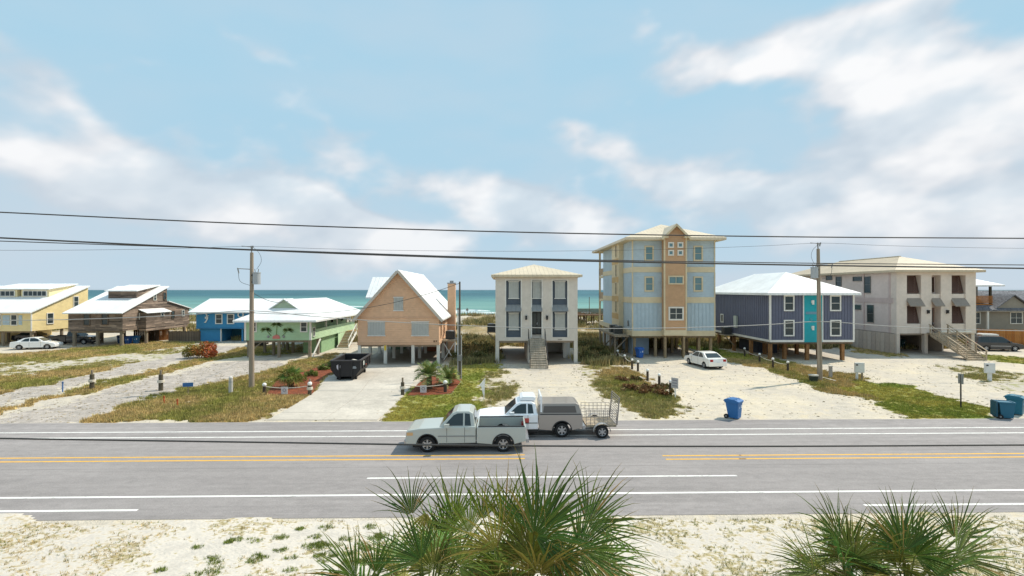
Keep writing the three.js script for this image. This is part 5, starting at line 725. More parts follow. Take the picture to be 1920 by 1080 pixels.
// ---------------------------------------------------------------- poles, cables
const tube = (pts, r, seg = 60) => new THREE.TubeGeometry(new THREE.CatmullRomCurve3(pts), seg, r, 6);
const poleTex = wood(184, 172, 158);
function utilityPole(label, px, py, topPy, lean = 0) {
  const [x, z] = G(px, py), h = yAt(topPy, x, z), o = thing('utility_pole', label, 'utility pole', x, z, 0, 'utility poles across the road');
  part('shaft', bar([0, -0.2, 0], [lean, h - 0.5, 0], 0.2, 12, 0.12), poleTex, o); const l2 = lean;
  part('insulator_bracket', flat([bar([l2, h - 0.6, 0], [l2 - 0.05, h, 0], 0.05), bar([l2 - 0.7, h - 0.02, 0.1], [l2 + 0.1, h - 0.1, 0.1], 0.025), bar([l2 + 0.05, h - 0.3, 0.1], [l2 + 0.14, h, 0.1], 0.05)]), M.grey, o);
  const side = lean ? -0.42 : 0.42, ty = h - 2.45, t = part('transformer', flat([new THREE.CylinderGeometry(0.27, 0.27, 0.85, 16).translate(side + l2 * 0.7, ty, 0.12), new THREE.CylinderGeometry(0.29, 0.29, 0.06, 16).translate(side + l2 * 0.7, ty + 0.44, 0.12)]), mat(168, 172, 174, { roughness: 0.5 }), o);
  part('bushing', flat([-0.1, 0.1].map((q) => bar([side + l2 * 0.7 + q, ty + 0.45, 0.12], [side + l2 * 0.7 + q * 1.4, ty + 0.72, 0.12], 0.03))), M.grey, t); part('transformer_bracket', flat([0.25, -0.25].map((q) => box(Math.min(0, side) + l2 * 0.7, Math.max(0, side) + l2 * 0.7, ty + q - 0.04, ty + q + 0.04, 0.05, 0.13))), M.dark, t);
  part('jumper_wire', tube([[side + l2 * 0.7, ty + 0.7, 0.12], [side + 0.35 * Math.sign(side), ty + 1.3, 0.15], [side + 0.2 * Math.sign(side), h - 0.6, 0.1], [l2 + 0.1, h - 0.05, 0.1]].map((p) => new THREE.Vector3(...p)), 0.012, 24), M.cable, o);
  part('cutout_arm', flat([bar([0, ty + 0.7, 0], [-0.95 * Math.sign(side), ty + 0.75, 0.1], 0.03), bar([-0.9 * Math.sign(side), ty + 0.4, 0.1], [-1.0 * Math.sign(side), ty + 0.8, 0.1], 0.045)]), M.grey, o); part('jumper_wire', tube([[-0.95 * Math.sign(side), ty + 0.4, 0.1], [-0.8 * Math.sign(side), ty - 0.2, 0.1], [-0.1 * Math.sign(side), ty - 0.5, 0.1]].map((p) => new THREE.Vector3(...p)), 0.014, 20), M.cable, o);
  return { x, z, h };
}
const P1 = utilityPole('weathered wooden utility pole with transformer before the green house', 472, 727, 461), P2 = utilityPole('weathered wooden utility pole with transformer before the slate house', 1537, 713, 455, -0.12);
const cable = (name, label, pts, r, group) => { const c = solo(name, tube(pts, r, 120), label.startsWith('grey') ? M.strand : M.cable, label, 'cable', 0, 0, group); return c; };
{
  const near = (list, D) => list.map(([px, py]) => { const x = xAt(px, D); return new THREE.Vector3(x, yAt(py, x, -D), -D); });
  const ext = (p) => { const a = p[0], b = p[1], y = p[p.length - 1], w = p[p.length - 2]; return [a.clone().add(a.clone().sub(b).multiplyScalar(1.2)), ...p, y.clone().add(y.clone().sub(w).multiplyScalar(1.2))]; };
  cable('power_line', 'topmost power cable crossing the sky above the houses', ext(near([[-20, 397], [480, 420], [960, 435], [1440, 443.5], [1940, 447]], 13)), 0.017);
  cable('power_line', 'thick power cable crossing just above the house roofs', ext(near([[-20, 445], [480, 469], [960, 486], [1440, 496], [1940, 503.5]], 13)), 0.022);
  cable('power_line', 'thin power cable running close over the thick one at right', ext(near([[480, 468], [960, 484], [1440, 492.5], [1940, 497]], 13.2)), 0.013);
  cable('telephone_line', 'low black cable hanging in front of the road', ext(near([[-20, 821.5], [480, 829], [960, 835.5], [1440, 836.5], [1940, 834]], 9)), 0.015);
  // service cables between the far poles
  const a = (P, y, dx = 0) => new THREE.Vector3(P.x + dx, y, P.z + 0.16), sag = (A, B, s, n = 10) => [...Array(n + 1)].map((_, i) => { const t = i / n, v = A.clone().lerp(B, t); v.y -= s * 4 * t * (1 - t); return v; });
  const far = (P, dx, dy, y) => new THREE.Vector3(P.x + dx, y + dy, P.z + 0.16);
  for (const [y, r, s, nm, lb] of [[5.75, 0.03, 0.9, 'telephone_line', 'grey communication cable strung between the two utility poles'], [P1.h - 0.05, 0.012, 0.5, 'power_line', 'hair thin line joining the tops of the utility poles']]) {
    const y2 = y > 8 ? P2.h - 0.05 : 4.75; cable(nm, lb, [...sag(far(P1, -44, 0.4, y), a(P1, y), s), ...sag(a(P1, y), a(P2, y2), s).slice(1), ...sag(a(P2, y2), far(P2, 44, 0.2, y2), s).slice(1)], r);
  }
  const e = AT(545, 563, 55); cable('service_wire', 'sagging service wire from the left utility pole to the green roof', sag(a(P1, 7.2), e, 0.5), 0.022);
  const e2 = AT(862, 531, 42); cable('service_wire', 'long service wire from the left utility pole to the slim pole', sag(a(P1, 5.6), new THREE.Vector3(e2.x, e2.y, e2.z), 0.9), 0.018);
  const [sx, sz] = G(862, 711), sh = yAt(528, sx, sz), o = thing('service_pole', 'slim grey service pole beside the peach house', 'utility pole', sx, sz); part('shaft', bar([0, -0.2, 0], [0, sh, 0], 0.1, 10, 0.07), wood(120, 116, 110), o); part('conduit', bar([-0.14, -0.1, 0.03], [-0.14, sh * 0.72, 0.03], 0.045, 8), mat(200, 200, 198, { metalness: 0.3 }), o); part('conduit', bar([0.14, -0.1, 0.03], [0.14, sh * 0.45, 0.03], 0.035, 8), mat(190, 190, 188, { metalness: 0.3 }), o); part('weatherhead', new THREE.SphereGeometry(0.09, 10, 8).translate(-0.14, sh * 0.72, 0.06), M.grey, o); part('meter_box', box(-0.2, 0.2, 1.5, 2.0, 0.08, 0.24), M.grey, o);
  // poles carrying the near cables stand just outside the picture
  for (const [D, x, lb] of [[13.1, -33, 'near roadside pole carrying the overhead cables to the left'], [13.1, 33, 'near roadside pole carrying the overhead cables to the right']]) solo('cable_pole', bar([0, -0.2, 0], [0, 10.6, 0], 0.2, 12, 0.13), poleTex, lb, 'utility pole', x, -D);
}

// ---------------------------------------------------------------- posts, signs, bins and other street things
const capM = mat(236, 234, 228);
function bollard(label, px, py, h, group, cap = true, ring = false, w = 0.11) {
  const [x, z] = G(px, py), o = thing('bollard', label, 'bollard', x, z, 0, group); part('post', bar([0, -0.1, 0], [0, h, 0], w * 0.92, 10, w * 0.86), ring ? wood(104, 98, 84) : wood(92, 82, 72), o);
  if (cap) part('cap', new THREE.SphereGeometry(w * 1.12, 12, 8).translate(0, h, 0), capM, o);
  if (ring) { part('rope_coil', flat([0, 1, 2].map((i) => new THREE.TorusGeometry(w * 1.2, 0.035, 6, 14).rotateX(Math.PI / 2).translate(0, h * 0.52 + i * 0.06, 0))), M.rope, o); part('top_pin', bar([0, h, 0], [0, h + 0.32, 0], w * 0.45, 8), M.post, o); }
  return new THREE.Vector3(x, h * 0.82, z);
}
const ropeBetween = (label, A, B, s = 0.12, group) => solo('rope', tube([...Array(9)].map((_, i) => { const t = i / 8, v = A.clone().lerp(B, t); v.y -= s * 4 * t * (1 - t); return v; }), 0.025, 16), M.rope, label, 'rope', 0, 0, group);
{
  const row = [[1158, 673], [1171, 683], [1185, 692], [1196, 696], [1214, 714], [1236, 724], [1257, 738]], pts = row.map(([px, py], i) => bollard(`${ORD[6 - i]} white capped bollard from the road beside the tall house drive`, px, py, 0.85, 'bollards along the tall house drive'));
  ropeBetween('pale rope sagging between the two rearmost bollards of the tall house drive', pts[0], pts[1]); ropeBetween('pale rope between second and third rearmost bollards of the tall house drive', pts[1], pts[2]);
  const row2 = [[1396, 668], [1424, 680], [1449, 690], [1477, 697]], p2 = row2.map(([px, py], i) => bollard(`${ORD[3 - i]} rope bollard from the utility pole before the slate house`, px, py, 0.85, 'rope bollards before the slate house')); for (let i = 0; i < 3; i++) ropeBetween(`pale rope leading to the ${ORD[2 - i]} slate house bollard from the utility pole`, p2[i], p2[i + 1]);
  bollard('stout post with rope coil in the strip between the gravel drives', 173, 730, 1.1, null, false, true, 0.17); bollard('stout post with rope coil on the near edge of the gravel drive', 302, 732, 1.15, null, false, true, 0.17);
  const q1 = bollard('short rope post at the mulch bed beside the left utility pole', 496, 738, 0.62, null, true, false, 0.13), q2 = bollard('green rope post at the left corner of the concrete driveway', 581, 741, 0.8, null, true, true, 0.14), q3 = bollard('dark rope post at the right corner of the concrete driveway', 755, 741, 0.9, null, false, true, 0.14), q4 = bollard('short capped post on the mulch bed right of the driveway', 835, 736, 0.72, null, true, false, 0.14);
  ropeBetween('rope along the front of the left mulch bed', q1, q2, 0.14); ropeBetween('rope along the front of the right mulch bed', q3, q4, 0.14);
  for (const [px, py, lb] of [[534, 742, 'small white plaque hanging before the left palm bed'], [794, 739, 'small white plaque hanging before the right palm bed']]) { const [x, z] = G(px, py), o = thing('plaque', lb, 'sign', x, z); part('stake', bar([0, -0.05, 0], [0, 0.35, 0], 0.025), M.post, o); part('board', box(-0.22, 0.22, 0.12, 0.62, 0.03, 0.055), paint(222, 218, 222), o); part('emblem', new THREE.TorusGeometry(0.1, 0.022, 6, 16).translate(0, 0.4, 0.06), mat(150, 140, 150), o); }
  // stakes, markers
  for (const [px, py, h, c, lb] of [[308, 757, 0.5, [206, 104, 60], 'left orange survey stake in the dry grass'], [333, 763, 0.5, [206, 104, 60], 'right orange survey stake in the dry grass'], [118, 735, 0.75, [88, 124, 176], 'thin blue marker stake between the gravel drives'], [846, 719, 0.72, [232, 232, 226], 'thin white stake behind the right mulch bed']]) { const [x, z] = G(px, py), o = thing('marker_stake', lb, 'stake', x, z); part('stake', box(-0.04, 0.04, -0.1, h, -0.02, 0.02), mat(...c), o); part('ribbon', box(-0.055, 0.055, h * 0.82, h * 0.94, -0.03, 0.03), mat(c[0] * 0.8, c[1] * 0.8, c[2] * 0.8), o); }
  { const [x, z] = G(433, 737), o = thing('cable_marker', 'pale grey round marker post on the dry grass', 'marker post', x, z); part('tube', bar([0, -0.1, 0], [0, 1.05, 0], 0.14, 14), paint(206, 202, 196), o); part('dome_cap', new THREE.SphereGeometry(0.145, 14, 8, 0, 6.3, 0, 1.57).translate(0, 1.05, 0), paint(216, 212, 206), o); part('band', new THREE.CylinderGeometry(0.144, 0.144, 0.12, 14).translate(0, 0.8, 0), paint(186, 186, 182), o); }
  { const [x, z] = G(353, 741), o = thing('yard_sign', 'small blue yard sign on a stake in the dry grass', 'sign', x, z, 0.2); part('stake', box(-0.025, 0.025, -0.05, 0.7, -0.02, 0.02), M.post, o); part('board', box(-0.33, 0.33, 0.6, 0.86, 0.022, 0.045), paint(64, 118, 182), o); part('edge_strip', box(-0.33, 0.33, 0.86, 0.885, 0.022, 0.046), mat(170, 190, 208), o); }
  { const [x, z] = G(907, 749), o = thing('sale_sign', 'narrow white feather shaped sign standing on the green lawn', 'sign', x, z, 0.7); part('pole', bar([0.0, -0.1, 0], [0.1, 1.4, 0], 0.03), M.white, o); part('flag', prism([[-0.02, 0.25], [0.1, 1.3], [-0.3, 0.98], [-0.2, 0.84]], 'z', -0.015, 0.015), paint(224, 230, 232), o); part('arm', beam([-0.34, 0.98, 0], [0.1, 1.36, 0], 0.05, 0.04), M.white, o); }
  { const [x, z] = G(1266, 746), o = thing('lot_sign', 'narrow white sign on a post by the tall house drive', 'sign', x, z, -0.9); part('post', box(-0.04, 0.04, -0.1, 1.3, -0.04, 0.04), M.white, o); part('board', box(-0.26, 0.26, 0.66, 1.36, 0.045, 0.075), paint(196, 194, 196), o); part('print', flat([0, 1, 2].map((i) => box(-0.18, 0.18, 0.8 + i * 0.18, 0.86 + i * 0.18, 0.076, 0.08))), mat(130, 126, 136), o); }
  for (const [px, py, lb, two] of [[1611, 713, 'white meter panel on two legs before the slate house', 1], [1855, 714, 'white panel sign on a single post before the tan house', 0]]) { const [x, z] = G(px, py), o = thing('panel_box', lb, 'utility box', x, z, -0.25); const pw = paint(226, 226, 224); part('leg', box(two ? -0.26 : -0.14, two ? -0.1 : 0.14, -0.1, 0.62, -0.05, 0.05), pw, o); if (two) part('leg', box(0.14, 0.24, -0.1, 0.62, -0.05, 0.05), M.post, o); part('cabinet', box(-0.34, 0.34, 0.62, 1.42, -0.09, 0.09), pw, o); part('cover', box(-0.3, 0.3, 0.66, 1.38, 0.09, 0.105), paint(232, 232, 230), o); part('latch', box(-0.28, -0.14, 1.2, 1.3, 0.106, 0.13), M.dark, o); }
  { const [x, z] = G(1557, 709), o = thing('junction_post', 'short grey junction post beside the right utility pole', 'post', x, z); part('post', box(-0.1, 0.1, -0.1, 0.95, -0.1, 0.1), paint(176, 172, 166), o); part('cap', box(-0.12, 0.12, 0.95, 1.02, -0.12, 0.12), paint(190, 186, 180), o); }
  { const [x, z] = G(1525, 716), o = thing('waste_tub', 'dark green tub at the foot of the right utility pole', 'tub', x, z); part('tub', new THREE.CylinderGeometry(0.34, 0.28, 0.5, 16).translate(0, 0.25, 0), mat(46, 56, 46), o); part('lid', new THREE.CylinderGeometry(0.37, 0.37, 0.09, 16).translate(0, 0.53, 0), mat(176, 172, 160), o); }
  { const a = G(1541, 710), b = G(1566, 716); solo('timber', beam([0, 0.09, 0], [b[0] - a[0], 0.07, b[1] - a[1]], 0.14, 0.1), paint(222, 214, 202), 'white painted timber lying beside the right utility pole', 'timber', a[0], a[1]); }
  { const [x, z] = G(1801, 765), o = thing('street_sign_post', 'thin dark metal post with a narrow plate on the lawn', 'sign post', x, z); part('post', bar([0, -0.1, 0], [0, 2.05, 0], 0.04, 8), M.dark, o); part('plate', box(-0.03, 0.03, 1.5, 2.12, -0.16, 0.16), M.grey, o); }
}
function bin(label, x, z, turn, col, open, group) {
  const o = thing('wheeled_bin', label, 'trash bin', x, z, turn, group), m = mat(...col, { roughness: 0.55 }), dk = mat(col[0] * 0.8, col[1] * 0.8, col[2] * 0.8, { roughness: 0.6 });
  const g = new THREE.BoxGeometry(0.62, 0.88, 0.72, 1, 1, 1), p = g.attributes.position; for (let i = 0; i < p.count; i++) if (p.getY(i) < 0) { p.setX(i, p.getX(i) * 0.74); p.setZ(i, p.getZ(i) * 0.74 + 0.04); } g.translate(0, 0.5, 0); g.computeVertexNormals(); part('body', g, m, o);
  part('rim', flat([box(-0.34, 0.34, 0.9, 0.97, 0.32, 0.38), box(-0.34, 0.34, 0.9, 0.97, -0.4, -0.34), box(-0.35, -0.3, 0.9, 0.97, -0.34, 0.32), box(0.3, 0.35, 0.9, 0.97, -0.34, 0.32)]), m, o);
  if (open) part('lid', box(-0.34, 0.34, 0.12, 0.95, -0.5, -0.44), dk, o); else { const l = part('lid', prism([[-0.42, 0.98], [-0.42, 1.07], [-0.2, 1.13], [0.2, 1.11], [0.42, 1.02], [0.42, 0.97]], 'x', -0.36, 0.36), m, o); part('lid_ridge', flat([-0.18, 0.18].map((q) => box(q - 0.03, q + 0.03, 1.06, 1.13, -0.3, 0.26))), m, l); }
  part('handle', bar([-0.28, 0.98, -0.47], [0.28, 0.98, -0.47], 0.022), dk, o); part('axle', bar([-0.3, 0.12, -0.3], [0.3, 0.12, -0.3], 0.02), M.dark, o);
  for (const s of [-1, 1]) { const w = part('wheel', new THREE.CylinderGeometry(0.13, 0.13, 0.07, 16).rotateZ(Math.PI / 2).translate(s * 0.3, 0.13, -0.31), M.rubber, o); part('hub', new THREE.CylinderGeometry(0.05, 0.05, 0.08, 10).rotateZ(Math.PI / 2).translate(s * 0.3, 0.13, -0.31), M.grey, w); }
  part('sticker', box(0.12, 0.22, 0.62, 0.78, 0.33, 0.352), mat(228, 230, 232), o); part('emblem', box(-0.12, -0.02, 0.6, 0.72, 0.325, 0.348), mat(150, 180, 210), o); return o;
}
{
  let [x, z] = G(1381, 787); bin('closed blue wheeled bin standing at the road edge', x, z - 0.35, 0.75, [38, 104, 162], false);
  [x, z] = G(1894, 787); bin('open teal wheeled bin with hanging lid at the right edge', x, z - 0.35, 1.2, [26, 98, 122], true); [x, z] = G(1922, 784); bin('teal wheeled bin cut by the right picture edge', x + 0.35, z - 0.9, 0.6, [30, 106, 128], false);
  [x, z] = G(1199, 671); bin('royal blue bin beneath the tall blue house', x, z, 0.3, [34, 92, 170], false);
  [[241, 646, [30, 76, 140]], [256, 645, [30, 96, 140]], [226, 644, [24, 60, 100]]].forEach(([px, py, c], i) => { const [a, b] = G(px, py); bin(['middle blue bin of the three under the brown house', 'right hand teal blue bin of the three under the brown house', 'left hand dark blue bin of the three under the brown house'][i], a, b, 0.2 * i, c, false); });
  [x, z] = G(1752, 662); bin('dark green bin in the carport of the tan house', x, z - 5, 0.2, [24, 70, 74], false);
}
// black roll-off dumpster on the driveway
{
  const D0 = AT(660, 700, 43.4), o = thing('dumpster', 'black open dumpster with debris on the concrete driveway', 'dumpster', D0.x, D0.z, 0.06), m = mat(30, 29, 32, { roughness: 0.6, map: stainTex }), W = 1.15, H = 1.55, L = 2.1;
  const prof = [[-W, H], [-W, 0.85], [-W + 0.4, 0.32], [W - 0.4, 0.32], [W, 0.85], [W, H]], inn = [[W - 0.09, H], [W - 0.09, 0.88], [W - 0.44, 0.4], [-W + 0.44, 0.4], [-W + 0.09, 0.88], [-W + 0.09, H]];
  part('tub', prism([...prof, ...inn], 'z', -L, L), m, o); const end = prof; part('end_wall', prism(end, 'z', L, L + 0.1), m, o); part('end_wall', prism(end, 'z', -L - 0.1, -L), m, o);
  part('rim', flat([box(-W - 0.08, -W + 0.1, H, H + 0.09, -L - 0.16, L + 0.16), box(W - 0.1, W + 0.08, H, H + 0.09, -L - 0.16, L + 0.16), box(-W + 0.1, W - 0.1, H, H + 0.09, L - 0.02, L + 0.16), box(-W + 0.1, W - 0.1, H, H + 0.09, -L - 0.16, -L + 0.02)]), mat(64, 60, 60, { roughness: 0.6 }), o);
  for (const z of [-1.4, -0.5, 0.5, 1.4]) for (const s of [-1, 1]) part('rib', box(s * W, s * (W + 0.07), 0.85, H, z - 0.06, z + 0.06), m, o); for (const x of [-0.5, 0.5]) part('rib', box(x - 0.06, x + 0.06, 0.33, H, L + 0.1, L + 0.17), m, o); part('skid', flat([-0.5, 0.5].map((x) => box(x - 0.08, x + 0.08, 0.02, 0.32, -L, L))), m, o); for (const z of [-1.7, 1.7]) for (const s of [-1, 1]) part('roller', new THREE.CylinderGeometry(0.15, 0.15, 0.14, 14).rotateZ(Math.PI / 2).translate(s * 0.72, 0.17, z), M.dark, o);
  part('placard', prism([[-0.7, 1.02], [-0.56, 0.82], [-0.42, 1.02], [-0.42, 1.22], [-0.56, 1.32], [-0.7, 1.22]], 'z', L + 0.101, L + 0.115), mat(206, 200, 206), o); part('placard', flat([box(0.5, 0.85, 0.96, 1.06, L + 0.101, L + 0.112), box(0.58, 0.8, 1.08, 1.14, L + 0.101, L + 0.112)]), mat(150, 156, 160), o); part('side_placard', box(W + 0.001, W + 0.012, 1.05, 1.4, 0.6, 1.1), mat(190, 196, 190), o);
  const R = rng(12), cols = [mat(214, 176, 120), mat(196, 96, 70), mat(220, 214, 200), mat(150, 118, 84), mat(236, 190, 96)]; for (let i = 0; i < 26; i++) { const g = new THREE.BoxGeometry(0.12 + R() * 0.2, 0.05 + R() * 0.12, 0.4 + R() * 0.9); g.rotateY(R() * 3); g.rotateZ((R() - 0.5) * 0.8); const q = part('debris', g, cols[i % 5], o); q.position.set((R() - 0.5) * 1.2, 0.75 + R() * 0.5, -1.5 + R() * 3); }
}
// fences by the brown house and at the right edge
function fence(label, A, B, h, m, w = 0.16) { const d = Math.hypot(B[0] - A[0], B[1] - A[1]), n = Math.round(d / w), o = thing('plank_fence', label, 'fence', A[0], A[1], faceTo(A[0], A[1], B[0], B[1])), R = rng(n), ms = Array.isArray(m) ? m : [m]; const gs = [0, 1, 2].map((k) => box(0.006, d / n - 0.01, -0.05, h - 0.05 + k * 0.025, -0.012, 0.012)); for (let i = 0; i < n; i++) { const p = part('plank', gs[Math.floor(R() * 3)], ms[Math.floor(R() * ms.length)], o); p.position.x = i * d / n; p.position.z = (R() - 0.5) * 0.012; } for (const y of [0.3, h - 0.35]) part('rail', box(0, d, y, y + 0.09, -0.06, -0.013), ms[0], o); for (let i = 0; i <= 4; i++) part('fence_post', box(d * i / 4 - 0.05, d * i / 4 + 0.05, -0.1, h, -0.16, -0.061), ms[0], o); }
fence('orange brown plank fence behind the brown house stilts', G(272, 640), G(316, 638), 1.75, [wood(184, 120, 66), wood(172, 110, 60), wood(194, 132, 76)]);
fence('weathered grey plank fence beside the bright blue house', G(316, 640), G(374, 641), 1.5, [wood(146, 132, 118), wood(134, 120, 108), wood(156, 142, 128)]);
{ const a = G(1834, 650), b = G(1930, 653); fence('orange plank fence behind the black van at right', a, b, 2.3, [wood(206, 140, 70), wood(196, 128, 60), wood(212, 150, 84)]); }
// boardwalk to the beach beside the tall house
{
  const o = thing('boardwalk', 'raised wooden boardwalk on many piles behind the houses', 'boardwalk', xAt(1100, 92), -92), w = wood(150, 118, 88), w2 = wood(116, 96, 76), pg = new THREE.CylinderGeometry(0.11, 0.13, 3.4, 8), y = 2.7;
  part('deck', box(-1.8, 9.5, y, y + 0.14, -1.2, 1.2), w, o); part('deck', box(-1.8, 0.4, y - 0.004, y + 0.136, -30, -1.21), w, o);
  for (let i = 0; i < 5; i++) part('rail_plank', box(-1.8, 9.5, y + 0.22 + i * 0.2, y + 0.38 + i * 0.2, 1.14, 1.19), w2, o); part('handrail', box(-1.85, 9.5, y + 1.22, y + 1.28, 1.06, 1.24), w, o);
  for (let i = 0; i < 9; i++) for (const z of [-1.05, 1.05]) { const p = part('pile', pg, w2, o); p.position.set(-1.6 + i * 1.35, 1.1, z); } for (let k = 1; k < 8; k++) for (const x of [-1.6, 0.2]) { const p = part('pile', pg, w2, o); p.position.set(x, 1.1, -1.05 - k * 3.6); }
  for (let i = 0; i < 8; i++) part('cross_brace', beam([-1.6 + i * 1.35, 0.7, 1.05], [-0.25 + i * 1.35, y - 0.1, 1.05], 0.07), w2, o); solo('beach_post', bar([0, -2, 0], [0, 5.2, 0], 0.09, 8), w2, 'lone dark post standing near the shoreline', 'post', xAt(1105, 150), -150);
}
{ // beach fence at the shoreline, seen right of the peach house
  const o = thing('life_guard_post', 'tiny dark figure like post on the beach sand', 'post', xAt(876, 150), -150); part('pole', bar([0, -2, 0], [0, 2, 0], 0.08), M.dark, o); part('sign', box(-0.35, 0.35, 1.2, 1.8, -0.05, 0.05), M.grey, o);
}

// ---------------------------------------------------------------- palms and bushes
const leafM = new THREE.MeshPhysicalMaterial({ color: 0xffffff, vertexColors: true, roughness: 0.6, transmission: 0.2, thickness: 0, side: THREE.DoubleSide, specularIntensity: 0.5 });
const V3 = (x, y, z) => new THREE.Vector3(x, y, z);
function soup() { const p = [], c = []; return { tri(a, b, d, ca, cb, cd) { p.push(a.x, a.y, a.z, b.x, b.y, b.z, d.x, d.y, d.z); c.push(...ca, ...cb, ...cd); }, quad(a, b, d, e, ca, cb, cd, ce) { this.tri(a, b, d, ca, cb, cd); this.tri(a, d, e, ca, cd, ce); }, geo() { const g = new THREE.BufferGeometry(); g.setAttribute('position', new THREE.Float32BufferAttribute(p, 3)); g.setAttribute('color', new THREE.Float32BufferAttribute(c, 3)); g.computeVertexNormals(); return g; } }; }
const tint = (c, k) => [lin(c[0]) * k, lin(c[1]) * k, lin(c[2]) * k], blend = (a, b, t) => a.map((v, i) => mix(v, b[i], t));
// a fan leaf: pleated blade split into long narrow segments; hub at H, pointing along d, upper face n
function fanLeaf(s, R, H, d, n, size, { seg = 40, spread = 2.15, green = [92, 124, 52], age = 0, droop = 0.3, fold = 0.35 } = {}) {
  const u = d.clone().normalize(), side = new THREE.Vector3().crossVectors(u, n).normalize(), nn = new THREE.Vector3().crossVectors(side, u).normalize();
  const tan = tint([186, 152, 88], 0.9), brown = tint([128, 88, 48], 0.8);
  for (let i = 0; i < seg; i++) {
    const f = (i + 0.5) / seg * 2 - 1, a = f * spread, da = spread / seg * 1.02, len = size * (0.78 + 0.26 * Math.cos(a * 0.7)) * (0.78 + 0.34 * R());
    const base = tint(green, 0.45 + 0.85 * R()), yel = tint([168, 166, 62], 0.8 + 0.3 * R()), old = R() < age ? 1 : 0, c0 = blend(base, yel, clamp(age * 0.7 + 0.4 * R() * R())), tip = R() < 0.45 + age ? tan : blend(c0, tan, 0.35), burn = R() < 0.2 ? brown : tip;
    const bend = droop * (0.4 + 0.9 * R()) + (R() < 0.12 ? 0.6 : 0), tw = (R() - 0.5) * 0.22, lift = (R() - 0.5) * 0.26;
    const split = 0.32, rs = [0.04, 0.2, split, 0.6, 0.84, 1], pts = rs.map((r) => {
      const l = r * len, aa = a + tw * r * r, w = r <= split ? l * Math.tan(da * 0.92) : len * split * Math.tan(da * 0.92) * (1 - Math.pow((r - split) / (1 - split), 1.25));
      const dir = u.clone().multiplyScalar(Math.cos(aa)).addScaledVector(side, Math.sin(aa)), per = u.clone().multiplyScalar(-Math.sin(aa)).addScaledVector(side, Math.cos(aa));
      const c = H.clone().addScaledVector(dir, l).addScaledVector(nn, Math.abs(f) * l * fold * 0.6 + lift * l * r); c.y -= bend * r * r * r * len * 0.55;
      const w2 = Math.max(w, 0.0008); return [c.clone().addScaledVector(per, -w2).addScaledVector(nn, w2 * 0.7), c, c.clone().addScaledVector(per, w2).addScaledVector(nn, w2 * 0.7)];
    });
    for (let j = 0; j + 1 < rs.length; j++) { const A = pts[j], B = pts[j + 1], ca = old ? tan : blend(c0, tip, step(0.7, 1, rs[j])), cb = old ? tan : j + 2 === rs.length ? burn : blend(c0, tip, step(0.7, 1, rs[j + 1])); s.quad(A[0], A[1], B[1], B[0], ca, ca, cb, cb); s.quad(A[1], A[2], B[2], B[1], ca, ca, cb, cb); }
    if (R() < 0.3) { const A = pts[2][1], e = A.clone().add(V3((R() - 0.5) * 0.3 * size, (-0.35 - 0.3 * R()) * size * 0.6, (R() - 0.5) * 0.3 * size)).addScaledVector(u, 0.15 * size), mid = A.clone().lerp(e, 0.5).add(V3(0, 0.12 * size, 0)), w = V3(0.0035, 0.0035, 0); s.quad(A.clone().sub(w), A.clone().add(w), mid.clone().add(w), mid.clone().sub(w), tan, tan, tan, tan); s.tri(mid.clone().sub(w), mid.clone().add(w), e, tan, tan, tan); }
  }
}
function petiole(s, A, B, sag, w, col) { const n = 6; let last; for (let i = 0; i <= n; i++) { const t = i / n, p = A.clone().lerp(B, t); p.y += sag * 4 * t * (1 - t); const ww = w * (1.3 - 0.6 * t), d = B.clone().sub(A).normalize(), sd = new THREE.Vector3().crossVectors(d, V3(0, 1, 0)).normalize().multiplyScalar(ww), up = new THREE.Vector3().crossVectors(sd, d).normalize().multiplyScalar(ww * 0.8); const q = [p.clone().add(sd), p.clone().add(up), p.clone().sub(sd), p.clone().sub(up)]; if (last) for (let k = 0; k < 4; k++) s.quad(last[k], last[(k + 1) % 4], q[(k + 1) % 4], q[k], col, col, col, col); last = q; } }
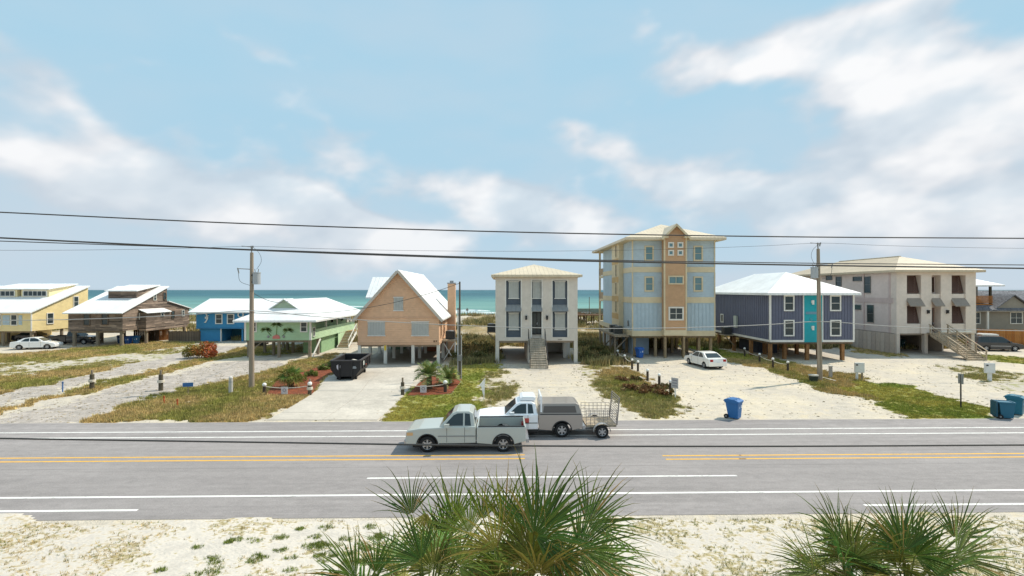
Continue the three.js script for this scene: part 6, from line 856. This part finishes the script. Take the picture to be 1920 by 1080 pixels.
function fanPalm(name, label, x, z, h, { seed, leaves = 24, size = 1.05, stalk = 0.85, r = 0.17, seg = 40, minUp = -0.45, group, hero = [] }) {
  const o = thing(name, label, 'palm tree', x, z, 0, group), R = rng(seed), boots = [];
  const tr = [new THREE.CylinderGeometry(r * 0.9, r * 1.15, h + 0.1, 14).translate(0, h / 2 - 0.05, 0)]; for (let i = 0; i < h * 26; i++) { const a = i * 2.4, y = 0.1 + i / 26, g = new THREE.BoxGeometry(r * 0.55, 0.16, 0.05); g.rotateX(-0.5); g.translate(0, 0, r * 1.08); g.rotateY(a); g.translate(0, y, 0); boots.push(g); }
  const t = part('trunk', tr[0], wood(128, 108, 84), o); if (boots.length) { const q = part('leaf_bases', flat(boots), wood(140, 116, 86), t); q.userData.kind = 'stuff'; }
  for (let i = 0; i < leaves; i++) {
    const age = i / leaves, e = mix(1.35, minUp, Math.pow(age, 0.8)) + (R() - 0.5) * 0.3, a = i * 2.39996 + R() * 0.5, ad = age > 0.72 ? clamp((age - 0.72) * 2.2 * R()) : 0;
    const d = V3(Math.cos(a) * Math.cos(e), Math.sin(e), Math.sin(a) * Math.cos(e)), L = stalk * (0.75 + 0.4 * R()), A = V3(0, h - 0.05, 0).addScaledVector(d, 0.05), B = V3(0, h, 0).addScaledVector(d, L), s = soup();
    petiole(s, A, B, 0.06 * L, 0.016, tint([128, 140, 72], 0.8)); const tipd = d.clone().add(V3(0, -0.25 - 0.25 * age, 0)).normalize(), n = V3(0, 1, 0).addScaledVector(d, -0.6 * Math.sin(e)).add(V3((R() - 0.5) * 0.5, 0, (R() - 0.5) * 0.5)).normalize();
    fanLeaf(s, R, B, tipd, n, size * (0.8 + 0.35 * R()), { seg, green: [88 + 50 * R(), 118 + 30 * R(), 50 + 18 * R()], age: ad, droop: 0.25 + 0.5 * age * R() }); part('leaf', s.geo(), leafM, o);
  }
  for (const q of hero) { const s = soup(), B = V3(...q.hub), d = V3(...q.d).normalize(); petiole(s, V3(0, h, 0), B, 0.05, 0.018, tint([128, 140, 72], 0.8)); fanLeaf(s, R, B, d, V3(...q.n).normalize(), q.size, { seg: q.seg || Math.round(22 * (q.spread || 1.6)), green: q.green || [84, 118, 50], age: 0.05, droop: 0.3, fold: 0.3, spread: q.spread || 1.6 }); part('leaf', s.geo(), leafM, o); }
  return o;
}
{
  const put = (px, py, d) => { const p = AT(px, py, d); return [p.x, p.z, p.y]; };
  // fronds seen one by one in the photograph: hub, direction and reach of each blade, in the crown's own frame
  const hub = (c, px, py, d) => { const p = AT(px, py, d); return [p.x - c[0], p.y, p.z - c[1]]; };
  const leaf = (c, px, py, d, dir, n, size, o = {}) => ({ hub: hub(c, px, py, d), d: dir, n, size, ...o });
  const Y = [150, 160, 62], YB = [176, 160, 78], FG = 'fan palms in the foreground';
  let c = put(985, 1150, 7.0); fanPalm('palm_tree', 'large fan palm with broad fronds at the bottom centre', c[0], c[1], c[2], { seed: 41, leaves: 26, size: 0.95, stalk: 0.8, minUp: -0.35, group: FG, hero: [
    leaf(c, 1003, 1003, 6.9, [0.62, 0.72, 0.1], [-0.5, 0.35, 1], 1.25, { spread: 1.75, green: [70, 106, 46] }), leaf(c, 1085, 1030, 6.8, [0.9, 0.3, 0.1], [-0.1, 0.75, 0.8], 1.05, { green: [84, 116, 52] }),
    leaf(c, 1100, 985, 7.4, [0.75, 0.6, -0.1], [-0.2, 0.4, 1], 1.0, { spread: 1.2, green: [96, 126, 58] }), leaf(c, 945, 985, 7.4, [0.08, 1, -0.1], [0.1, 0.25, 1], 1.0, { spread: 0.75, green: Y }),
    leaf(c, 975, 1010, 7.2, [-0.2, 1, 0], [0.2, 0.25, 1], 1.05, { spread: 0.8, green: [140, 154, 62] }), leaf(c, 930, 1030, 6.8, [-0.45, 0.85, 0.1], [0.3, 0.35, 1], 0.8, { spread: 1.0, green: YB }), leaf(c, 1020, 990, 7.5, [0.25, 1, -0.1], [0, 0.25, 1], 0.95, { spread: 0.9, green: [90, 120, 50] }), leaf(c, 1120, 1060, 6.7, [0.9, -0.25, 0.2], [0, 1, 0.4], 0.95, { green: [88, 116, 54] }),
    leaf(c, 1050, 1045, 7.2, [0.35, -0.75, 0.1], [0.2, 0.3, 1], 0.75, { spread: 1.1, green: YB }), leaf(c, 925, 1045, 6.9, [-0.4, -0.7, 0.2], [-0.2, 0.3, 1], 0.8, { spread: 1.2, green: YB })] });
  c = put(800, 1160, 7.3); fanPalm('palm_tree', 'slender fan palm with upright fronds just left of the large one', c[0], c[1], c[2], { seed: 5, leaves: 16, size: 0.85, stalk: 0.85, minUp: -0.1, group: FG, hero: [
    leaf(c, 772, 965, 7.2, [-0.25, 1, 0], [0.2, 0.25, 1], 0.75, { spread: 0.95, green: [66, 102, 44] }), leaf(c, 852, 985, 7.3, [0, 1, 0], [0, 0.2, 1], 0.95, { spread: 0.6, green: [112, 140, 66] }), leaf(c, 880, 1000, 7.0, [-0.3, 0.95, 0.1], [0.2, 0.3, 1], 0.85, { spread: 0.9, green: [126, 146, 64] }), leaf(c, 835, 1000, 7.5, [-0.1, 1, 0], [0.1, 0.2, 1], 0.8, { spread: 0.8, green: [82, 112, 50] }), leaf(c, 905, 975, 7.5, [0.05, 1, 0], [0.1, 0.2, 1], 0.85, { spread: 0.7, green: [104, 132, 58] }),
    leaf(c, 790, 1050, 6.9, [-0.5, 0.75, 0.1], [0.3, 0.4, 1], 0.95, { spread: 1.1, green: [74, 110, 50] }), leaf(c, 860, 1060, 6.8, [0.5, 0.4, 0.2], [-0.2, 0.5, 1], 0.75, { green: [120, 138, 60] }), leaf(c, 800, 960, 7.3, [-0.2, -0.9, 0.1], [0, 0.2, 1], 0.5, { spread: 0.9, green: YB })] });
  c = put(665, 1170, 6.6); fanPalm('palm_tree', 'small fan palm with sparse spiky fronds at the bottom left of centre', c[0], c[1], c[2], { seed: 29, leaves: 10, size: 0.7, stalk: 0.35, minUp: 0.1, seg: 22, group: FG, hero: [
    leaf(c, 668, 1085, 6.6, [-0.55, 0.85, 0], [0.3, 0.4, 1], 0.82, { spread: 0.7, seg: 15 }), leaf(c, 705, 1075, 6.7, [0.1, 1, 0], [0, 0.3, 1], 0.72, { spread: 0.7, seg: 14 }), leaf(c, 655, 1095, 6.5, [-0.95, 0.2, 0.1], [0.1, 0.8, 0.8], 0.6, { spread: 0.6, seg: 12 })] });
  c = put(1590, 1120, 7.2); fanPalm('palm_tree', 'fan palm with upright fronds at the bottom right', c[0], c[1], c[2], { seed: 64, leaves: 16, size: 0.75, stalk: 0.55, minUp: -0.3, group: FG, hero: [
    leaf(c, 1572, 1010, 7.2, [-0.55, 0.85, 0], [0.35, 0.35, 1], 0.88, { spread: 1.0, green: [82, 114, 50] }), leaf(c, 1590, 1030, 7.4, [0.1, 1, 0], [0, 0.25, 1], 0.75, { spread: 0.6 }), leaf(c, 1530, 1075, 6.9, [-0.85, 0.5, 0.1], [0.1, 0.6, 1], 0.85, { spread: 0.9, green: [110, 128, 66] })] });
  c = put(1700, 1120, 7.0); fanPalm('palm_tree', 'fan palm with wide drooping fronds nearest the bottom right corner', c[0], c[1], c[2], { seed: 83, leaves: 20, size: 0.8, stalk: 0.6, minUp: -0.3, group: FG, hero: [
    leaf(c, 1692, 1035, 6.9, [-0.1, 1, 0], [0.05, 0.35, 1], 0.95, { spread: 1.15, green: [66, 108, 48] }), leaf(c, 1790, 1010, 7.3, [0.3, 0.95, -0.1], [-0.1, 0.3, 1], 0.75, { spread: 1.1, green: [78, 112, 52] }), leaf(c, 1790, 1045, 6.8, [0.85, 0.15, 0.1], [0, 0.9, 0.6], 0.95, { spread: 1.0, green: [108, 124, 66] })] });
  const g = G(545, 727); fanPalm('palm_tree', 'bushy fan palm in the mulch bed left of the driveway', g[0], g[1], 0.75, { seed: 17, leaves: 30, size: 0.75, stalk: 0.55, minUp: -0.35, seg: 20, r: 0.2 });
}
function featherPalm(label, x, z, h, size, seed, n = 20) {
  const o = thing('palm_tree', label, 'palm tree', x, z), R = rng(seed); part('trunk', new THREE.CylinderGeometry(0.17, 0.24, h + 0.1, 12).translate(0, h / 2 - 0.05, 0), wood(112, 92, 70), o);
  for (let i = 0; i < n; i++) { const a = i * 2.4 + R() * 0.4, e = mix(1.25, -0.05, i / n), s = soup(), d = V3(Math.cos(a), 0, Math.sin(a)), L = size * (0.85 + 0.3 * R()), P = (t) => V3(0, h, 0).addScaledVector(d, L * t * Math.cos(e) * (1 - 0.1 * t) + 0.001).add(V3(0, L * (Math.sin(e) * t - 0.75 * t * t * (0.7 + 0.3 * Math.cos(e))) + L * 0.28 * t, 0)); let last = P(0); const sd = V3(-d.z, 0, d.x), col = tint([118, 136, 76], 0.8 + 0.4 * R()), cy = tint([188, 182, 110], 0.9);
    for (let k = 1; k <= 24; k++) { const t = k / 24, p = P(t), w = sd.clone().multiplyScalar(0.014); s.quad(last.clone().sub(w), last.clone().add(w), p.clone().add(w), p.clone().sub(w), cy, cy, cy, cy); const ll = 0.48 * size * Math.sin(Math.PI * (0.12 + 0.82 * t)) ; for (const q of [-1, 1]) { const tip = p.clone().addScaledVector(sd, q * ll * 0.75).add(V3(0, ll * (0.35 - 0.5 * R() * t), 0)).addScaledVector(p.clone().sub(last).normalize(), ll * 0.6), m = p.clone().lerp(tip, 0.5).add(V3(0, 0.05, 0)), ww = p.clone().sub(last).normalize().multiplyScalar(0.022); const c = R() < 0.15 ? cy : col; s.quad(p.clone().sub(ww), p.clone().add(ww), m.clone().add(ww), m.clone().sub(ww), c, c, c, c); s.tri(m.clone().sub(ww), m.clone().add(ww), tip, c, c, c); } last = p; }
    part('leaf', s.geo(), leafM, o); }
}
{ let g = G(805, 730); featherPalm('arching feather palm in the mulch bed right of the driveway', g[0], g[1], 0.9, 1.5, 3, 22); g = G(840, 722); featherPalm('smaller feather palm between the mulch bed and slim pole', g[0], g[1], 0.4, 1.25, 8, 16); }
function bush(label, x, z, w, h, dpt, cols, seed, n = 900, leaf = 0.09, name = 'bush', group) {
  const o = thing(name, label, 'bush', x, z, 0, group), R = rng(seed), s = soup(), st = []; for (let i = 0; i < 7; i++) st.push(bar([(R() - 0.5) * w * 0.25, -0.05, (R() - 0.5) * dpt * 0.25], [(R() - 0.5) * w * 0.7, h * (0.45 + 0.35 * R()), (R() - 0.5) * dpt * 0.7], 0.025, 5, 0.01));
  const cl = [...Array(12)].map(() => [(R() - 0.5) * w * 0.75, h * (0.2 + 0.6 * R()), (R() - 0.5) * dpt * 0.75, 0.22 + 0.22 * R()]);
  for (let i = 0; i < n; i++) { const c = cl[Math.floor(R() * 12)], a = R() * 6.28, e = Math.asin(R() * 2 - 1), q = c[3] * Math.cbrt(0.2 + 0.8 * R()) * Math.min(w, h * 1.4) * 0.62, p = V3(c[0] + Math.cos(a) * Math.cos(e) * q, Math.max(0.03, c[1] + Math.sin(e) * q * 0.8), c[2] + Math.sin(a) * Math.cos(e) * q), u = V3(R() - 0.5, R() - 0.3, R() - 0.5).normalize().multiplyScalar(leaf * (0.7 + 0.7 * R())), v = V3(R() - 0.5, R() - 0.5, R() - 0.5).cross(u).normalize().multiplyScalar(leaf * 0.42); const k = cols[Math.min(cols.length - 1, Math.floor((clamp(p.x / w + 0.5) * 0.75 + R() * 0.4) * cols.length))], cc = tint(k, 0.7 + 0.6 * R()); s.quad(p.clone().sub(u), p.clone().add(v), p.clone().add(u), p.clone().sub(v), cc, cc, cc, cc); }
  part('stems', flat(st), wood(120, 96, 74), o); part('foliage', s.geo(), leafM, o);
}
{
  let g = G(376, 671); bush('loose bush with green and rust red leaves between the gravel drives', g[0], g[1], 3.6, 2.0, 2.2, [[132, 134, 66], [140, 132, 64], [152, 130, 62], [170, 112, 58], [178, 90, 52]], 21, 2600, 0.13);
  const spots = [[560, 716, 'low green shrub on the mulch bed near the fan palm'], [584, 706, 'low green shrub in the middle of the left mulch bed'], [610, 694, 'low green shrub on the mulch bed behind the second one'], [625, 689, 'low green shrub at the rear of the left mulch bed beside the dumpster']];
  spots.forEach(([px, py, l], i) => { const q = G(px, py); bush(l, q[0], q[1], 1.3, 0.6, 1.0, [[96, 116, 48], [120, 136, 58]], 50 + i, 500, 0.08, 'shrub', 'shrubs on the left mulch bed'); });
  g = G(1332, 664); bush('green shrub at the corner stilts of the tall house', g[0], g[1], 2.4, 1.0, 1.4, [[92, 108, 48], [118, 128, 60]], 71, 900, 0.1, 'shrub');
  const R = rng(99), scr = [[[128, 116, 66], [92, 98, 54], [146, 124, 80]], [[84, 92, 52], [110, 108, 62]]], places = [[870, 662], [900, 655], [915, 668], [885, 640], [1098, 655], [1118, 662], [1108, 676], [1132, 672], [862, 676], [892, 676], [1190, 732], [1222, 738], [1244, 742], [1178, 714], [1232, 730]];
  places.forEach(([px, py], i) => { const q = G(px, py); bush((i < 10 ? ['broad olive', 'narrow dark', 'tall', 'rearmost pale', 'leaning brown', 'dense dark green', 'frontmost olive', 'rounded', 'low spreading', 'sandy brown'][i] : ['reddish brown', 'bushy tan', 'frontmost tan', 'rear olive', 'tangled rust'][i - 10]) + ' dune shrub' + (i < 4 || i === 8 || i === 9 ? ' between the peach and grey houses' : i < 8 ? ' between the grey and tall blue houses' : ' beside the bollards of the tall house drive'), q[0], q[1], 2.0 + R(), i > 9 ? 0.55 : 0.9 + 0.4 * R(), 1.6, i > 9 ? [[150, 128, 80], [140, 100, 64], [110, 108, 54]] : scr[i % 2], 200 + i, 700, 0.1, 'dune_shrub', 'dune shrubs between the houses'); });
}
renderer.render(scene, camera);
